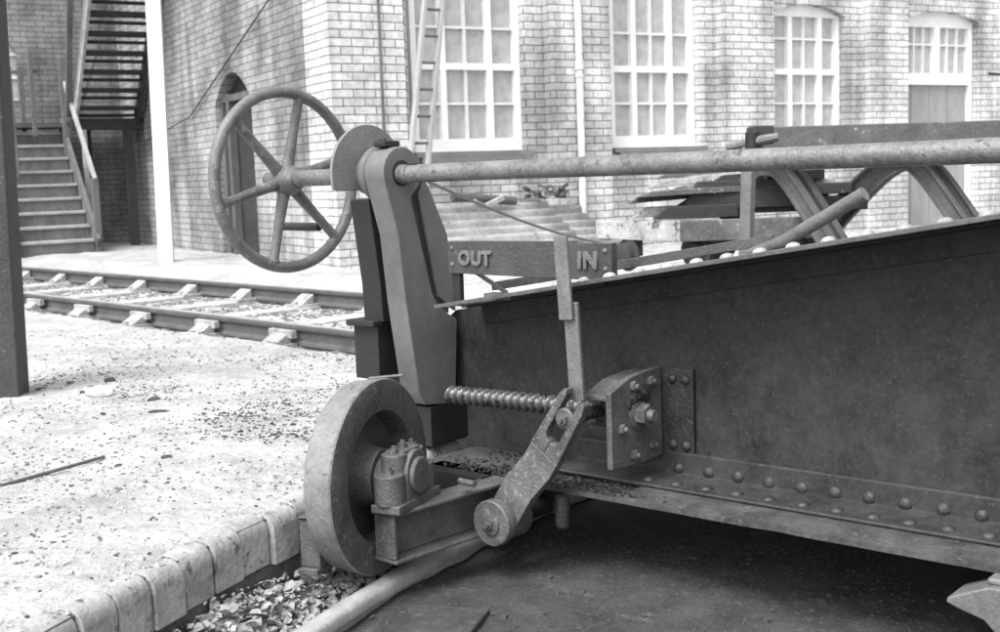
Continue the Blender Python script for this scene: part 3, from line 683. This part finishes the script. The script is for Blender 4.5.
# ------------------------------------------------------------------ stairs on the left
AW = (WD, WN, Z)
sr = empty('yard_staircase', WP(2.95, 17.9, .1), 'wooden staircase rising away from the track with a sloping handrail', 'staircase')
stp = None; rise, go = .195, .235
for k in range(9):
    l_ = WP(2.92, 17.3+go*k, .12+rise*(k+1)) - wloc(sr)
    if stp is None:
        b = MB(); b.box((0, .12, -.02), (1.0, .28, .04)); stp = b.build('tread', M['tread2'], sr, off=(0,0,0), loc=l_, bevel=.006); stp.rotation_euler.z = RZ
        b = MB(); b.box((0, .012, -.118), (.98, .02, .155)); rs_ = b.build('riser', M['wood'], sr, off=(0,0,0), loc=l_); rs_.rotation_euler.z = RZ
    else:
        copy_mesh(stp, l_, sr, (0,0,RZ)); copy_mesh(rs_, l_, sr, (0,0,RZ))
for a in (2.39, 3.45):
    b = MB(); b.bar(WP(a, 17.2, .22), WP(a, 19.3, 1.98), .26, .05, Z); b.build('stringer', M['wood'], sr, bevel=.005)
b = MB(); b.box(WP(2.9, 19.0+.45, 1.97), (1.1, .8, .06), AW); b.build('landing', M['wood'], sr)
def post(a, b_, h0, h1, w=.09, m='wood', par=sr, nm='post'):
    q = MB(); q.box(WP(a, b_, (h0+h1)/2), (w, w, h1-h0), AW); return q.build(nm, M[m], par, bevel=.005)
post(3.47, 17.25, .1, 1.15); post(3.45, 18.9, 1.5, 2.9); post(2.42, 18.9, 1.5, 2.75); post(2.95, 19.5, 1.9, 2.85, .06); post(2.62, 18.3, 1.2, 2.75, .07); post(3.0, 18.85, 1.8, 3.0, .06)
b = MB(); b.bar(WP(3.47, 17.2, 1.13), WP(3.47, 19.0, 2.68), .07, .05, Z); b.build('handrail', M['tread2'], sr, bevel=.005)
b = MB(); b.bar(WP(2.3, 18.9, 2.3), WP(2.9, 18.9, 2.3), .05, .04, Z); b.bar(WP(2.3, 18.9, 2.7), WP(3.2, 18.9, 2.75), .05, .04, Z); b.build('landing_rail', M['wood'], sr)

s2 = empty('upper_staircase', WP(4.0, 18.5, .1), 'open-tread upper stair flight seen from below on posts', 'staircase')
b = MB(); b.box(WP(4.02, 18.55, 1.95), (1.14, .12, .17), AW); b.box(WP(4.02, 19.2, 2.0), (1.14, 1.2, .06), AW); b.build('landing', M['woodd'], s2, bevel=.005)
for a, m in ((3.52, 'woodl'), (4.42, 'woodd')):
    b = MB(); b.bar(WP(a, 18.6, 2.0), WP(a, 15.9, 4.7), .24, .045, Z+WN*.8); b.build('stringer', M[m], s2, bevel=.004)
tr2 = None
for k in range(11):
    l_ = WP(3.97, 18.45-.24*k, 2.18+.24*k) - wloc(s2)
    if tr2 is None:
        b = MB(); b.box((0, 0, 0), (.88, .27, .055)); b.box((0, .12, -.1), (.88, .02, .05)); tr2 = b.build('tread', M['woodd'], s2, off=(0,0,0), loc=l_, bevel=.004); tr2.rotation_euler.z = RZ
    else: copy_mesh(tr2, l_, s2, (0,0,RZ))
post(4.25, 18.5, .0, 1.87, .12, 'woodd', s2, 'support_post'); post(3.62, 18.5, .0, 1.87, .07, 'woodl', s2, 'support_post'); post(3.8, 19.2, 0, 1.95, .1, 'woodd', s2, 'support_post')
b = MB(); b.bar(WP(3.46, 18.7, 2.1), WP(3.2, 15.9, 5.0), .1, .08, Z); b.build('handrail', M['wood'], s2, bevel=.004)
b = MB(); b.bar(WP(3.7, 19.5, 2.0), WP(4.5, 19.5, 4.2), .05, .05, Z); b.build('brace', M['wood'], s2)

# ------------------------------------------------------------------ posts
b = MB(); b0_ = WP(3.60, 14.16, .03); b.box((0, 0, 3.0), (.165, .165, 6.0)); o = b.build('pole', M['white'], None, loc=b0_+Z*.08, bevel=.01)
o.rotation_euler = (0, rad(.9), rad(10)); tag(o, 'tall white painted square pole beside the stairs', 'pole')
b = MB(); b.box((0, 0, 1.5), (.30, .2, 3.6)); 
o = b.build('yard_post', M['post'], None, loc=V((-2.475, 5.75, 0)), bevel=.012); o.rotation_euler = (0, rad(1.2), rad(8)); tag(o, 'thick dark weathered post near the viewer at left edge', 'post')

# ladder leaning against the wall
la = empty('ladder', WP(5.1, 10.2, .12), 'wooden ladder leaning against the wall by the leftmost window', 'ladder')
def lad(f, side): 
    p0 = WP(4.80+.19*side, 10.3, .12); p1 = WP(5.80+.19*side, 10.9, 4.8); return p0+(p1-p0)*f
for s in (0, 1):
    b = MB(); b.bar(lad(0, s), lad(1, s), .035, .075, WD); b.build('stile', M['doorp'], la, bevel=.004)
for k in range(18):
    f = (k+.7)/18.2; b = MB(); b.cyl(lad(f, 0), lad(f, 1), .014, n=8); b.build('rung', M['wood'], la)

# corrugated sheets with odds and ends on top
def corr(a0, a1, b0, b1, h0, h1, tilt=0, label='', rot=0):
    mb = MB(); nu, nv = 5, 96; 
    for i in range(nu+1):
        for j in range(nv+1):
            f = j/nv; g_ = i/nu
            nrm = (Z*(b1-b0) - WN*(h1-h0)).normalized()
            p = WP(a0+(a1-a0)*g_ + rot*f, b0+(b1-b0)*f, h0+(h1-h0)*f + tilt*g_) + nrm*.034*math.sin(f*2*math.pi*7) 
            mb.v.append(p)
    for i in range(nu):
        for j in range(nv): k = i*(nv+1)+j; mb.f.append([k, k+1, k+nv+2, k+nv+1])
    o = mb.build('corrugated_sheet', M['corr'], smooth=80); so = o.modifiers.new('solid', 'SOLIDIFY'); so.thickness = .003
    return finish(o, label, 'metal sheet', 'corrugated sheets against the wall')
corr(4.95, 6.75, 9.95, 10.86, .22, .73, .0, 'topmost corrugated sheet, sloping below the leftmost window')
corr(5.2, 7.2, 9.98, 10.90, .18, .68, -.02, 'lower corrugated sheet sticking out to the right of the top one')
b = MB(); b.tube([WP(5.55, 10.6, .80), WP(6.3, 10.65, .73)], .045, 16); finish(b.build('pipe_offcut', M['rail']), 'short dark pipe lying on top of the corrugated sheets', 'pipe')
for i, (a, bb_, h, dx, dz, lab) in enumerate([(5.95, 10.5, .72, .30, .10, 'broken pale batten tilted up beside the short pipe'), (5.78, 10.45, .72, .14, -.05, 'small pale wood block by the short pipe')]):
    b = MB(); b.bar(WP(a-dx/2, bb_, h-dz/2), WP(a+dx/2, bb_+.05, h+dz/2), .05, .04, Z); finish(b.build('wood_scrap', M['plankl'], bevel=.004), lab, 'wood scrap', 'scraps on the corrugated sheets')
rg_ = MB()
for i in range(26):
    p = WP(random.uniform(6.5, 7.0), random.uniform(10.6, 10.8), .74+random.uniform(0, .13)); a = random.random()*3
    rg_.box(p, (random.uniform(.05, .16), .04, .03), (V((math.cos(a), math.sin(a), random.uniform(-.4, .4))).normalized(), V((-math.sin(a), math.cos(a), 0)), Z))
tag(rg_.build('scrap_heap', M['plank'], smooth=0), 'dark tangle of scrap at the foot of the drainpipe', 'scrap heap')
# wire slung across
wr = MB(); p0 = V((-.35, 6.2, .98)); p1 = V((1.05, 9.3, .40)); pts = [p0.lerp(p1, i/20) - Z*.10*math.sin(math.pi*i/20)*.6 for i in range(21)]
wr.tube(pts, .009, 8); finish(wr.build('slack_wire', M['rod']), 'pale slack wire running down across the corrugated sheets', 'wire')
wr = MB(); p0 = WP(4.47, 12.1, 3.1); p1 = WP(4.47, 15.9, 1.9); p2 = WP(4.2, 18.2, 1.55)
wr.tube([p0.lerp(p1, i/12) for i in range(12)]+[p1.lerp(p2, i/8) for i in range(9)], .009, 6); finish(wr.build('slack_wire', M['woodd']), 'thin dark wire sagging down the side wall towards the stairs', 'wire')

# ------------------------------------------------------------------ timber trolley with planks
TY = 8.55
tro = empty('timber_trolley', V((1.7, TY+.3, .0)), 'low flat timber trolley on small wheels carrying old planks', 'trolley')
e1 = V((.97, -.05, 0)).normalized(); e2 = V((-.77, .62, 0)).normalized(); kq = V((1.30, TY, 0))
fr = MB(); fr.box(kq+e1*.5+Z*.555+V((0, .06, 0)), (1.0, .1, .15), (e1, V((0,1,0)), Z)); fr.build('side_beam', M['plank'], tro, bevel=.008)
fr = MB(); fr.prism([kq+Z*.48, kq+e2*.72+Z*.50, kq+e2*.72+Z*.63, kq+Z*.63], V((.06, .1, 0))); fr.build('end_beam', M['plankl'], tro, bevel=.006)  # paler plank colour paints this end face as lit
fr = MB(); fr.prism([kq+Z*.49+V((.02,.08,0)), kq+e1*.98+Z*.49+V((.02,.08,0)), kq+e1*.98+V((-.4,.7,.49)), kq+e2*.7+V((.02,.08,.49))], Z*.11); fr.build('deck', M['plank'], tro)
for x, y_ in ((.93, TY+.28), (1.42, TY+.12), (2.1, TY+.1), (1.5, TY+.7)):
    b = MB(); cpt = V((x, y_, .38)); ax = V((.8, .6, 0)).normalized()
    b.lathe(cpt-ax*.04, ax, [(0, .04), (0, .07), (.01, .09), (.06, .09), (.07, .12), (.085, .12)], n=28)
    b.build('wheel', M['woodd'], tro); 
    b = MB(); b.box(cpt+Z*.08+V((.09, .06, 0)), (.1, .1, .18)); b.build('axle_box', M['woodd'], tro)
b = MB(); b.box(V((1.6, TY+.4, .1)), (1.8, .9, .2)); finish(b.build('timber_baulk', M['sleeper'], bevel=.02), 'thick timber baulk lying on the ground under the trolley', 'timber')
pl = [(1.12, 1.75, .64, -.03, .0, .09, 'woodd', 'black wedge of timber at the left foot of the pile on the trolley'), (1.0, 1.9, .80, -.03, .02, .04, 'plank', 'thin dark board poking out left halfway up the pile'), (1.35, 2.3, .70, .03, .0, .2, 'woodd', 'thick black block of timber inside the pile'), (1.5, 2.7, .66, .02, .0, .10, 'woodd', 'short black timber at the right of the pile on the trolley'), (1.45, 2.6, .76, .0, .02, .08, 'plank', 'dark timber at the right under the bent rail'), (1.55, 2.4, .87, .03, .02, .07, 'woodd', 'black offcut near the top right of the pile'), (.98, 2.05, .655, -.10, 0, .07, 'plankl', 'pale split plank, lowest in the pile on the trolley'),
      (1.30, 2.45, .70, .02, .02, .07, 'plank', 'dark plank second from the bottom of the pile'),
      (.95, 2.2, .755, -.06, .04, .05, 'plank', 'dark pointed plank in the middle of the pile'),
      (1.25, 2.5, .80, .06, .03, .06, 'plankl', 'light weathered plank in the upper pile'),
      (1.10, 2.0, .855, .0, .05, .05, 'plankl', 'pale plank just under the topmost one'),
      (1.2, 2.15, .925, .05, .05, .06, 'plank', 'topmost dark plank across the pile')]
for i, (x0, x1, h, dy, dz, th, m, lab) in enumerate(pl):
    b = MB(); y0 = TY+.12+i*.03
    b.prism([V((x0, y0+dy, h)), V((x0+.12, y0+dy, h+th)), V(((x0+x1)/2, y0, h+th+dz*.8)), V((x1, y0-dy, h+th+dz)), V((x1, y0-dy, h+dz)), V(((x0+x1)/2, y0, h+dz*.7))], V((.03, .26, .0)))
    finish(b.build('plank', M[m], bevel=.006), lab, 'plank', 'old planks piled on the trolley')
# tee-handled key rod standing behind the girder
tee = empty('tee_key', G(-2.2, 3.92, .3), 'tee-handled iron key rod standing upright behind the girder', 'key rod')
b = MB(); b.bar(G(-2.215, 3.9, .30), G(-2.18, 3.9, 1.07), .045, .035, U); b.build('rod', M['rod'], tee, bevel=.004)
b = MB(); b.tube([G(-2.27, 3.9, 1.07), G(-2.17, 3.9, 1.085), G(-2.06, 3.9, 1.10)], [.014, .02, .015], 10); b.build('cross_handle', M['rod'], tee)
b = MB(); b.cyl(G(-2.165, 3.9, 1.04), G(-2.165, 3.9, 1.12), .028, n=14); b.build('socket', M['castd'], tee)

# ------------------------------------------------------------------ buffer stop of bent rails
BY = 8.5
bs_ = empty('buffer_stop', V((2.8, BY+.4, .0)), 'buffer stop of bent old rails carrying a dark timber beam', 'buffer stop')
b = MB(); b.prism([V((1.86, BY-.12, 1.08)), V((4.1, BY-.22, 1.04)), V((4.1, BY-.22, 1.25)), V((1.86, BY-.12, 1.265))], V((.03, .26, 0))); b.build('buffer_beam', M['beam'], bs_, bevel=.01)
b = MB(); b.box(V((1.87, BY+.02, 1.21)), (.13, .3, .13)); b.build('beam_end_block', M['woodd'], bs_, bevel=.012)
def bent(path, m=M['bentrail']):
    # rail section swept along a path lying in a vertical plane
    pts = [V(p) for p in path]; out = MB(); sec = [(-.06, -.03), (-.045, -.032), (-.03, -.01), (.03, -.01), (.045, -.032), (.06, -.03), (.06, .03), (.045, .032), (.03, .01), (-.03, .01), (-.045, .032), (-.06, .03)]
    # smooth the path
    sm = []
    for i in range(len(pts)-1):
        p0 = pts[max(i-1, 0)]; p1 = pts[i]; p2 = pts[i+1]; p3 = pts[min(i+2, len(pts)-1)]
        for k in range(8):
            t = k/8; sm.append(.5*((2*p1)+(-p0+p2)*t+(2*p0-5*p1+4*p2-p3)*t*t+(-p0+3*p1-3*p2+p3)*t**3))
    sm.append(pts[-1]); plane = (pts[-1]-pts[0]); plane.z = 0; plane.normalize(); side = V((-plane.y, plane.x, 0)); ns = len(sec)
    for i, p in enumerate(sm):
        t = (sm[min(i+1, len(sm)-1)]-sm[max(i-1, 0)]).normalized(); u_ = side.cross(t)
        for x, y in sec: out.v.append(p+u_*x+side*y)
    for i in range(len(sm)-1):
        for j in range(ns): out.f.append([i*ns+j, i*ns+(j+1) % ns, (i+1)*ns+(j+1) % ns, (i+1)*ns+j])
    out.f += [list(range(ns))[::-1], [(len(sm)-1)*ns+j for j in range(ns)]]
    return out.build('bent_rail', m, bs_)
def frame_(x, y, k, dx):
    bent([(x-.75*k, y+.75, .0), (x-.45*k, y+.45, .46), (x-.16*k, y+.14, .90), (x, y, .99), (x+.13, y-.1, .90), (x+.13+dx*.5, y-.3, .45), (x+.13+dx, y-.5, 0)])
frame_(1.93, BY+.12, .55, .46); frame_(2.04, BY+.22, .55, .46)
frame_(2.90, BY+.12, 1.15, .50); frame_(3.03, BY+.22, 1.15, .50)

# ------------------------------------------------------------------ loose stones, rubble, litter
def rock(mb, p, r, sq=.6):
    R = Matrix.Rotation(random.random()*6.28, 3, 'Z') @ Matrix.Rotation(random.uniform(-.5, .5), 3, 'X')
    vs = []
    for k, z in ((1.0, -.6), (.72, .6)):
        for x, y in ((-1, -.7), (1, -.8), (.9, .7), (-.8, .8)):
            vs.append(V((x*k*random.uniform(.55, 1.1), y*k*random.uniform(.55, 1.1), z*random.uniform(.5, 1.1)*sq*1.3)))
    mb.add([V(p)+(R@v)*r*.9 for v in vs], [[3,2,1,0],[4,5,6,7],[0,1,5,4],[1,2,6,5],[2,3,7,6],[3,0,4,7]])
def free(p):
    r = (V((p.x, p.y, 0))-PIT).length; return r > RP+.03
peb = MB(); cin = MB()
for i in range(5200):
    dd_ = 2.5 + 6*random.random()**1.3; ax_ = random.uniform(-.46, .02); p = V((ax_*dd_, dd_, 0))
    if not free(p): continue
    if 4.15 < p.dot(TN) < 6.0 and random.random() < .5: continue
    p.z = gh(p); r = random.uniform(.004, .010)*(1 if random.random() < .93 else 2.0)
    rock(peb, p, r)
for i in range(15000):
    dd_ = 2.7 + 4.6*random.random(); ax_ = random.uniform(-.46, .0); p = V((ax_*dd_, dd_, 0))
    dens = .03 + .97*sstep(noise.noise(V((p.x*1.4, p.y*1.4, 4)))+2.6*(ax_+.19), -.05, .55)*sstep(dd_, 3.3, 4.2)
    dens += .5*sstep(.9-abs(dd_-6.1), 0, .9)*sstep(-ax_, .2, .34)*sstep(noise.noise(V((p.x*2, p.y*2, 1))), -.1, .3)
    if random.random() > dens or not free(p): continue
    p.z = gh(p)+.002; rock(cin, p, random.uniform(.003, .0085)*(1 if random.random() < .95 else 2.2), .4)
tag(peb.build('gravel', M['pebble'], smooth=0), 'pale loose gravel on the trodden yard', 'gravel', kind='stuff')
mid = MB()
for i in range(7000):
    dd_ = 2.5 + 6*random.random()**1.2; ax_ = random.uniform(-.46, .02); p = V((ax_*dd_, dd_, 0))
    if not free(p) or noise.noise(V((p.x*1.6, p.y*1.6, 9))) < random.uniform(-.35, .3): continue
    p.z = gh(p); rock(mid, p, random.uniform(.004, .011)*(1 if random.random() < .96 else 1.7))
tag(mid.build('grit', M['midpeb'], smooth=0), 'grey grit and clods trodden into the yard', 'grit', kind='stuff')
tag(cin.build('cinders', M['cinder'], smooth=0), 'dark cinders scattered over the pale ground', 'cinders', kind='stuff')
bal = MB()
for i in range(9000):
    t = random.uniform(-15.5, -5.2); n_ = random.uniform(4.0, 6.05); p = TT*t+TN*n_
    if min(abs(t-q) for q in SLP) < .13 and random.random() < .93: continue
    p.z = gh(p)+.0; rock(bal, p, random.uniform(.008, .028))
tag(bal.build('ballast', M['midpeb'], smooth=0), 'loose ballast stones between the rails', 'ballast', kind='stuff')
def stone(p, size, m, lab, grp=None, cat='stone'):
    import bmesh
    bm = bmesh.new(); bmesh.ops.create_icosphere(bm, subdivisions=3, radius=1)
    sd = random.random()*50
    for v in bm.verts:
        d_ = 1+.28*noise.noise(v.co*1.2+V((sd, 0, 0)))+.1*noise.noise(v.co*3.5+V((sd, 0, 0))); v.co = V((v.co.x*size[0]*d_, v.co.y*size[1]*d_, v.co.z*size[2]*d_+size[2]*.6))
    me = bpy.data.meshes.new('loose_stone'); bm.to_mesh(me); bm.free(); me.shade_smooth(); me.set_sharp_from_angle(angle=rad(30)); me.materials.append(m)
    o = bpy.data.objects.new('loose_stone', me); COL.objects.link(o); o.location = p; return tag(o, lab, cat, grp)
def gz(x, y): p = V((x, y, 0)); return V((x, y, gh(p)-.005))
LG = 'loose stones lying in the yard'
stone(gz(-1.93, 5.68), (.068, .05, .03), M['rubble'], 'pale flat stone on the ground right of the dark post', LG)
stone(gz(-2.0, 6.05), (.03, .03, .015), M['cinder'], 'small dark stone behind the pale flat stone', LG)
stone(gz(-1.62, 5.5), (.03, .02, .014), M['cinder'], 'small dark stone right of the pale flat stone', LG)
stone(gz(-1.22, 4.25), (.024, .014, .011), M['cinder'], 'dark flat chip beside the thin rod end', LG)
stone(gz(-1.38, 4.2), (.014, .012, .008), M['cinder'], 'tiny dark chip touching the end of the thin rod', LG)
stone(gz(-1.5, 5.15), (.05, .02, .01), M['cinder'], 'long thin dark clinker in the middle of the yard', LG)
stone(gz(-2.3, 5.15), (.09, .05, .02), M['rubble'], 'white slab-like stone at the foot of the dark post', LG)
# lime-white bricks and rubble by the corner
RG = 'whitewashed rubble by the building corner'
for a, b_, h, sz, rz, lab in [(5.1, 10.9, .15, (.34, .12, .1), .1, 'long white block in front of the building corner'), (5.18, 10.93, .26, (.12, .11, .13), .5, 'upright white block on top of the long one'), (4.95, 10.75, .15, (.16, .1, .07), -.4, 'small white block left of the long one')]:
    b = MB(); b.box((0, 0, sz[2]/2), sz); o = b.build('rubble_block', M['rubble'], None, loc=WP(a, b_, h-.03), bevel=.015); o.rotation_euler.z = rz+RZ; tag(o, lab, 'rubble', RG)
stone(WP(4.78, 10.7, .11), (.09, .06, .05), M['cinder'], 'dark lump of rubble at the left of the white blocks', RG, 'rubble')
stone(WP(5.5, 11.0, .11), (.16, .12, .1), M['rubble'], 'whitish rubble lump behind the gear case', RG, 'rubble')
# pale debris beyond the girder under the bent rails
for i, (x, y_, s, lab) in enumerate([(2.42, BY+.9, .16, 'white lump of rubble framed by the bent rails'), (2.62, BY+1.0, .18, 'larger white rubble lump right of the other one under the bent rail'), (1.6, BY-.3, .06, 'small white stone in front of the trolley')]):
    stone(V((x, y_, .22 if s > .1 else .3)), (s, s*.7, s), M['rubble'], lab, 'white rubble beyond the girder', 'rubble')
b = MB(); b.box(V((2.6, BY+1.1, .13)), (1.3, .7, .22)); finish(b.build('timber_baulk', M['sleeper'], bevel=.02), 'timber baulk under the white rubble by the buffer stop', 'timber')
# thin rod on the ground at left
b = MB(); b.tube([V((-2.2, 3.05, .022)), V((-1.72, 3.90, .022)), V((-1.47, 4.32, .024))], .0065, 8); finish(b.build('iron_rod', M['rail']), 'thin dark iron rod lying on the pale ground', 'rod')
# leaf litter in the pit by the wall
lf = MB()
for i in range(900):
    q = rad(random.gauss(156.3, 2.0)) if random.random() < .85 else rad(random.uniform(150, 168)); r = random.uniform(RP-.19, RP)
    p = PIT+V((math.cos(q)*r, math.sin(q)*r, 0)); p.z = ph(p)+random.uniform(0, .05*sstep(r, RP-.22, RP-.1)); s = random.uniform(.006, .022)*random.choice((.6, 1, 1))
    a = random.random()*6.28; X_ = V((math.cos(a), math.sin(a), random.uniform(-.6, .6))).normalized(); Y_ = V((-math.sin(a), math.cos(a), random.uniform(-.6, .6))).normalized(); W_ = X_.cross(Y_)
    c = random.uniform(.2, .6)*s
    jj = lambda: random.uniform(.55, 1.3)
    vs = [p-X_*s*jj(), p-X_*s*.5*jj()-Y_*s*.8*jj()+W_*c*jj(), p+X_*s*.6*jj()-Y_*s*.8*jj()+W_*c*jj(), p+X_*s*jj(), p+X_*s*.6*jj()+Y_*s*.8*jj()+W_*c*jj(), p-X_*s*.5*jj()+Y_*s*.8*jj()+W_*c]
    lf.add(vs, [[0,1,2,3],[0,3,4,5]])
for i in range(1400):
    q = rad(random.gauss(156.5, 3)); r = random.uniform(RP-.2, RP); p = PIT+V((math.cos(q)*r, math.sin(q)*r, 0)); p.z = ph(p)+.01; rock(lf, p, random.uniform(.005, .02)*(1 if random.random() < .96 else 1.8))
tag(lf.build('leaf_litter', M['leaf'], smooth=0), 'drift of pale dry leaves and paper along the pit wall', 'leaves', kind='stuff')
pr2 = MB()
for i in range(4500):
    x = random.uniform(-.9, 1.3); y_ = random.uniform(2.4, 4.4); p = V((x, y_, 0)); r = (p-PIT).length
    if r > RP-.02: continue
    p.z = ph(p); rock(pr2, p, random.uniform(.003, .010)*(1 if random.random() < .96 else 2.4))
tag(pr2.build('pit_grit', M['pitgrit'], smooth=0), 'grit and small stones on the pit floor', 'grit', kind='stuff')
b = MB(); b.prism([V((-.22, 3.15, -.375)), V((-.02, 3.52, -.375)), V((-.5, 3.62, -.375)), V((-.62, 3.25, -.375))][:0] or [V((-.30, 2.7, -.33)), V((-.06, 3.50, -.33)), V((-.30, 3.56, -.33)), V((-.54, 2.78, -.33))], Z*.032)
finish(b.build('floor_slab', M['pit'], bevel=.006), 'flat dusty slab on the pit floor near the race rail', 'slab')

# ------------------------------------------------------------------ camera
cam = bpy.data.cameras.new('camera'); co_ = bpy.data.objects.new('camera', cam); COL.objects.link(co_)
cam.sensor_width = 36; cam.lens = 43.2; cam.clip_end = 600; cam.clip_start = .05
PT_ = math.atan(141/1200); RO = .035
f = V((0, math.cos(PT_), -math.sin(PT_))); r = V((1, 0, 0)); u = r.cross(f)
cr, s_r = math.cos(RO), math.sin(RO); R_c = cr*r - s_r*u; U_c = s_r*r + cr*u
co_.matrix_world = Matrix(((R_c.x, U_c.x, -f.x, 0), (R_c.y, U_c.y, -f.y, 0), (R_c.z, U_c.z, -f.z, 1.0), (0, 0, 0, 1)))
cam.dof.use_dof = True; cam.dof.focus_distance = 3.9; cam.dof.aperture_fstop = 5.6
C.camera = co_

# ------------------------------------------------------------------ light: soft overcast from the upper left
EL, AZ = rad(58), rad(-142)       # azimuth measured from +Y towards +X
sd = V((math.sin(AZ)*math.cos(EL), math.cos(AZ)*math.cos(EL), math.sin(EL)))
sl = bpy.data.lights.new('sun', 'SUN'); sl.energy = 1.0; sl.angle = rad(35)
so = bpy.data.objects.new('sun', sl); COL.objects.link(so); so.rotation_euler = (-sd).to_track_quat('-Z', 'Y').to_euler()
w = bpy.data.worlds.new('World'); C.world = w; w.use_nodes = True; nt = w.node_tree
bg = nt.nodes['Background']; sk = nt.nodes.new('ShaderNodeTexSky'); sk.sky_type = 'NISHITA'; sk.sun_disc = False; sk.sun_elevation = EL; sk.sun_rotation = AZ
sk.air_density = 1.0; sk.dust_density = 4.0
bwn = nt.nodes.new('ShaderNodeRGBToBW'); nt.links.new(sk.outputs[0], bwn.inputs[0]); nt.links.new(bwn.outputs[0], bg.inputs['Color']); bg.inputs['Strength'].default_value = .15
vs_ = C.view_settings; vs_.view_transform = 'Standard'; vs_.look = 'None'; vs_.gamma = 1; vs_.exposure = 1.58; vs_.use_curve_mapping = False
C.render.engine = 'CYCLES'; C.cycles.max_bounces = 6; C.cycles.diffuse_bounces = 4
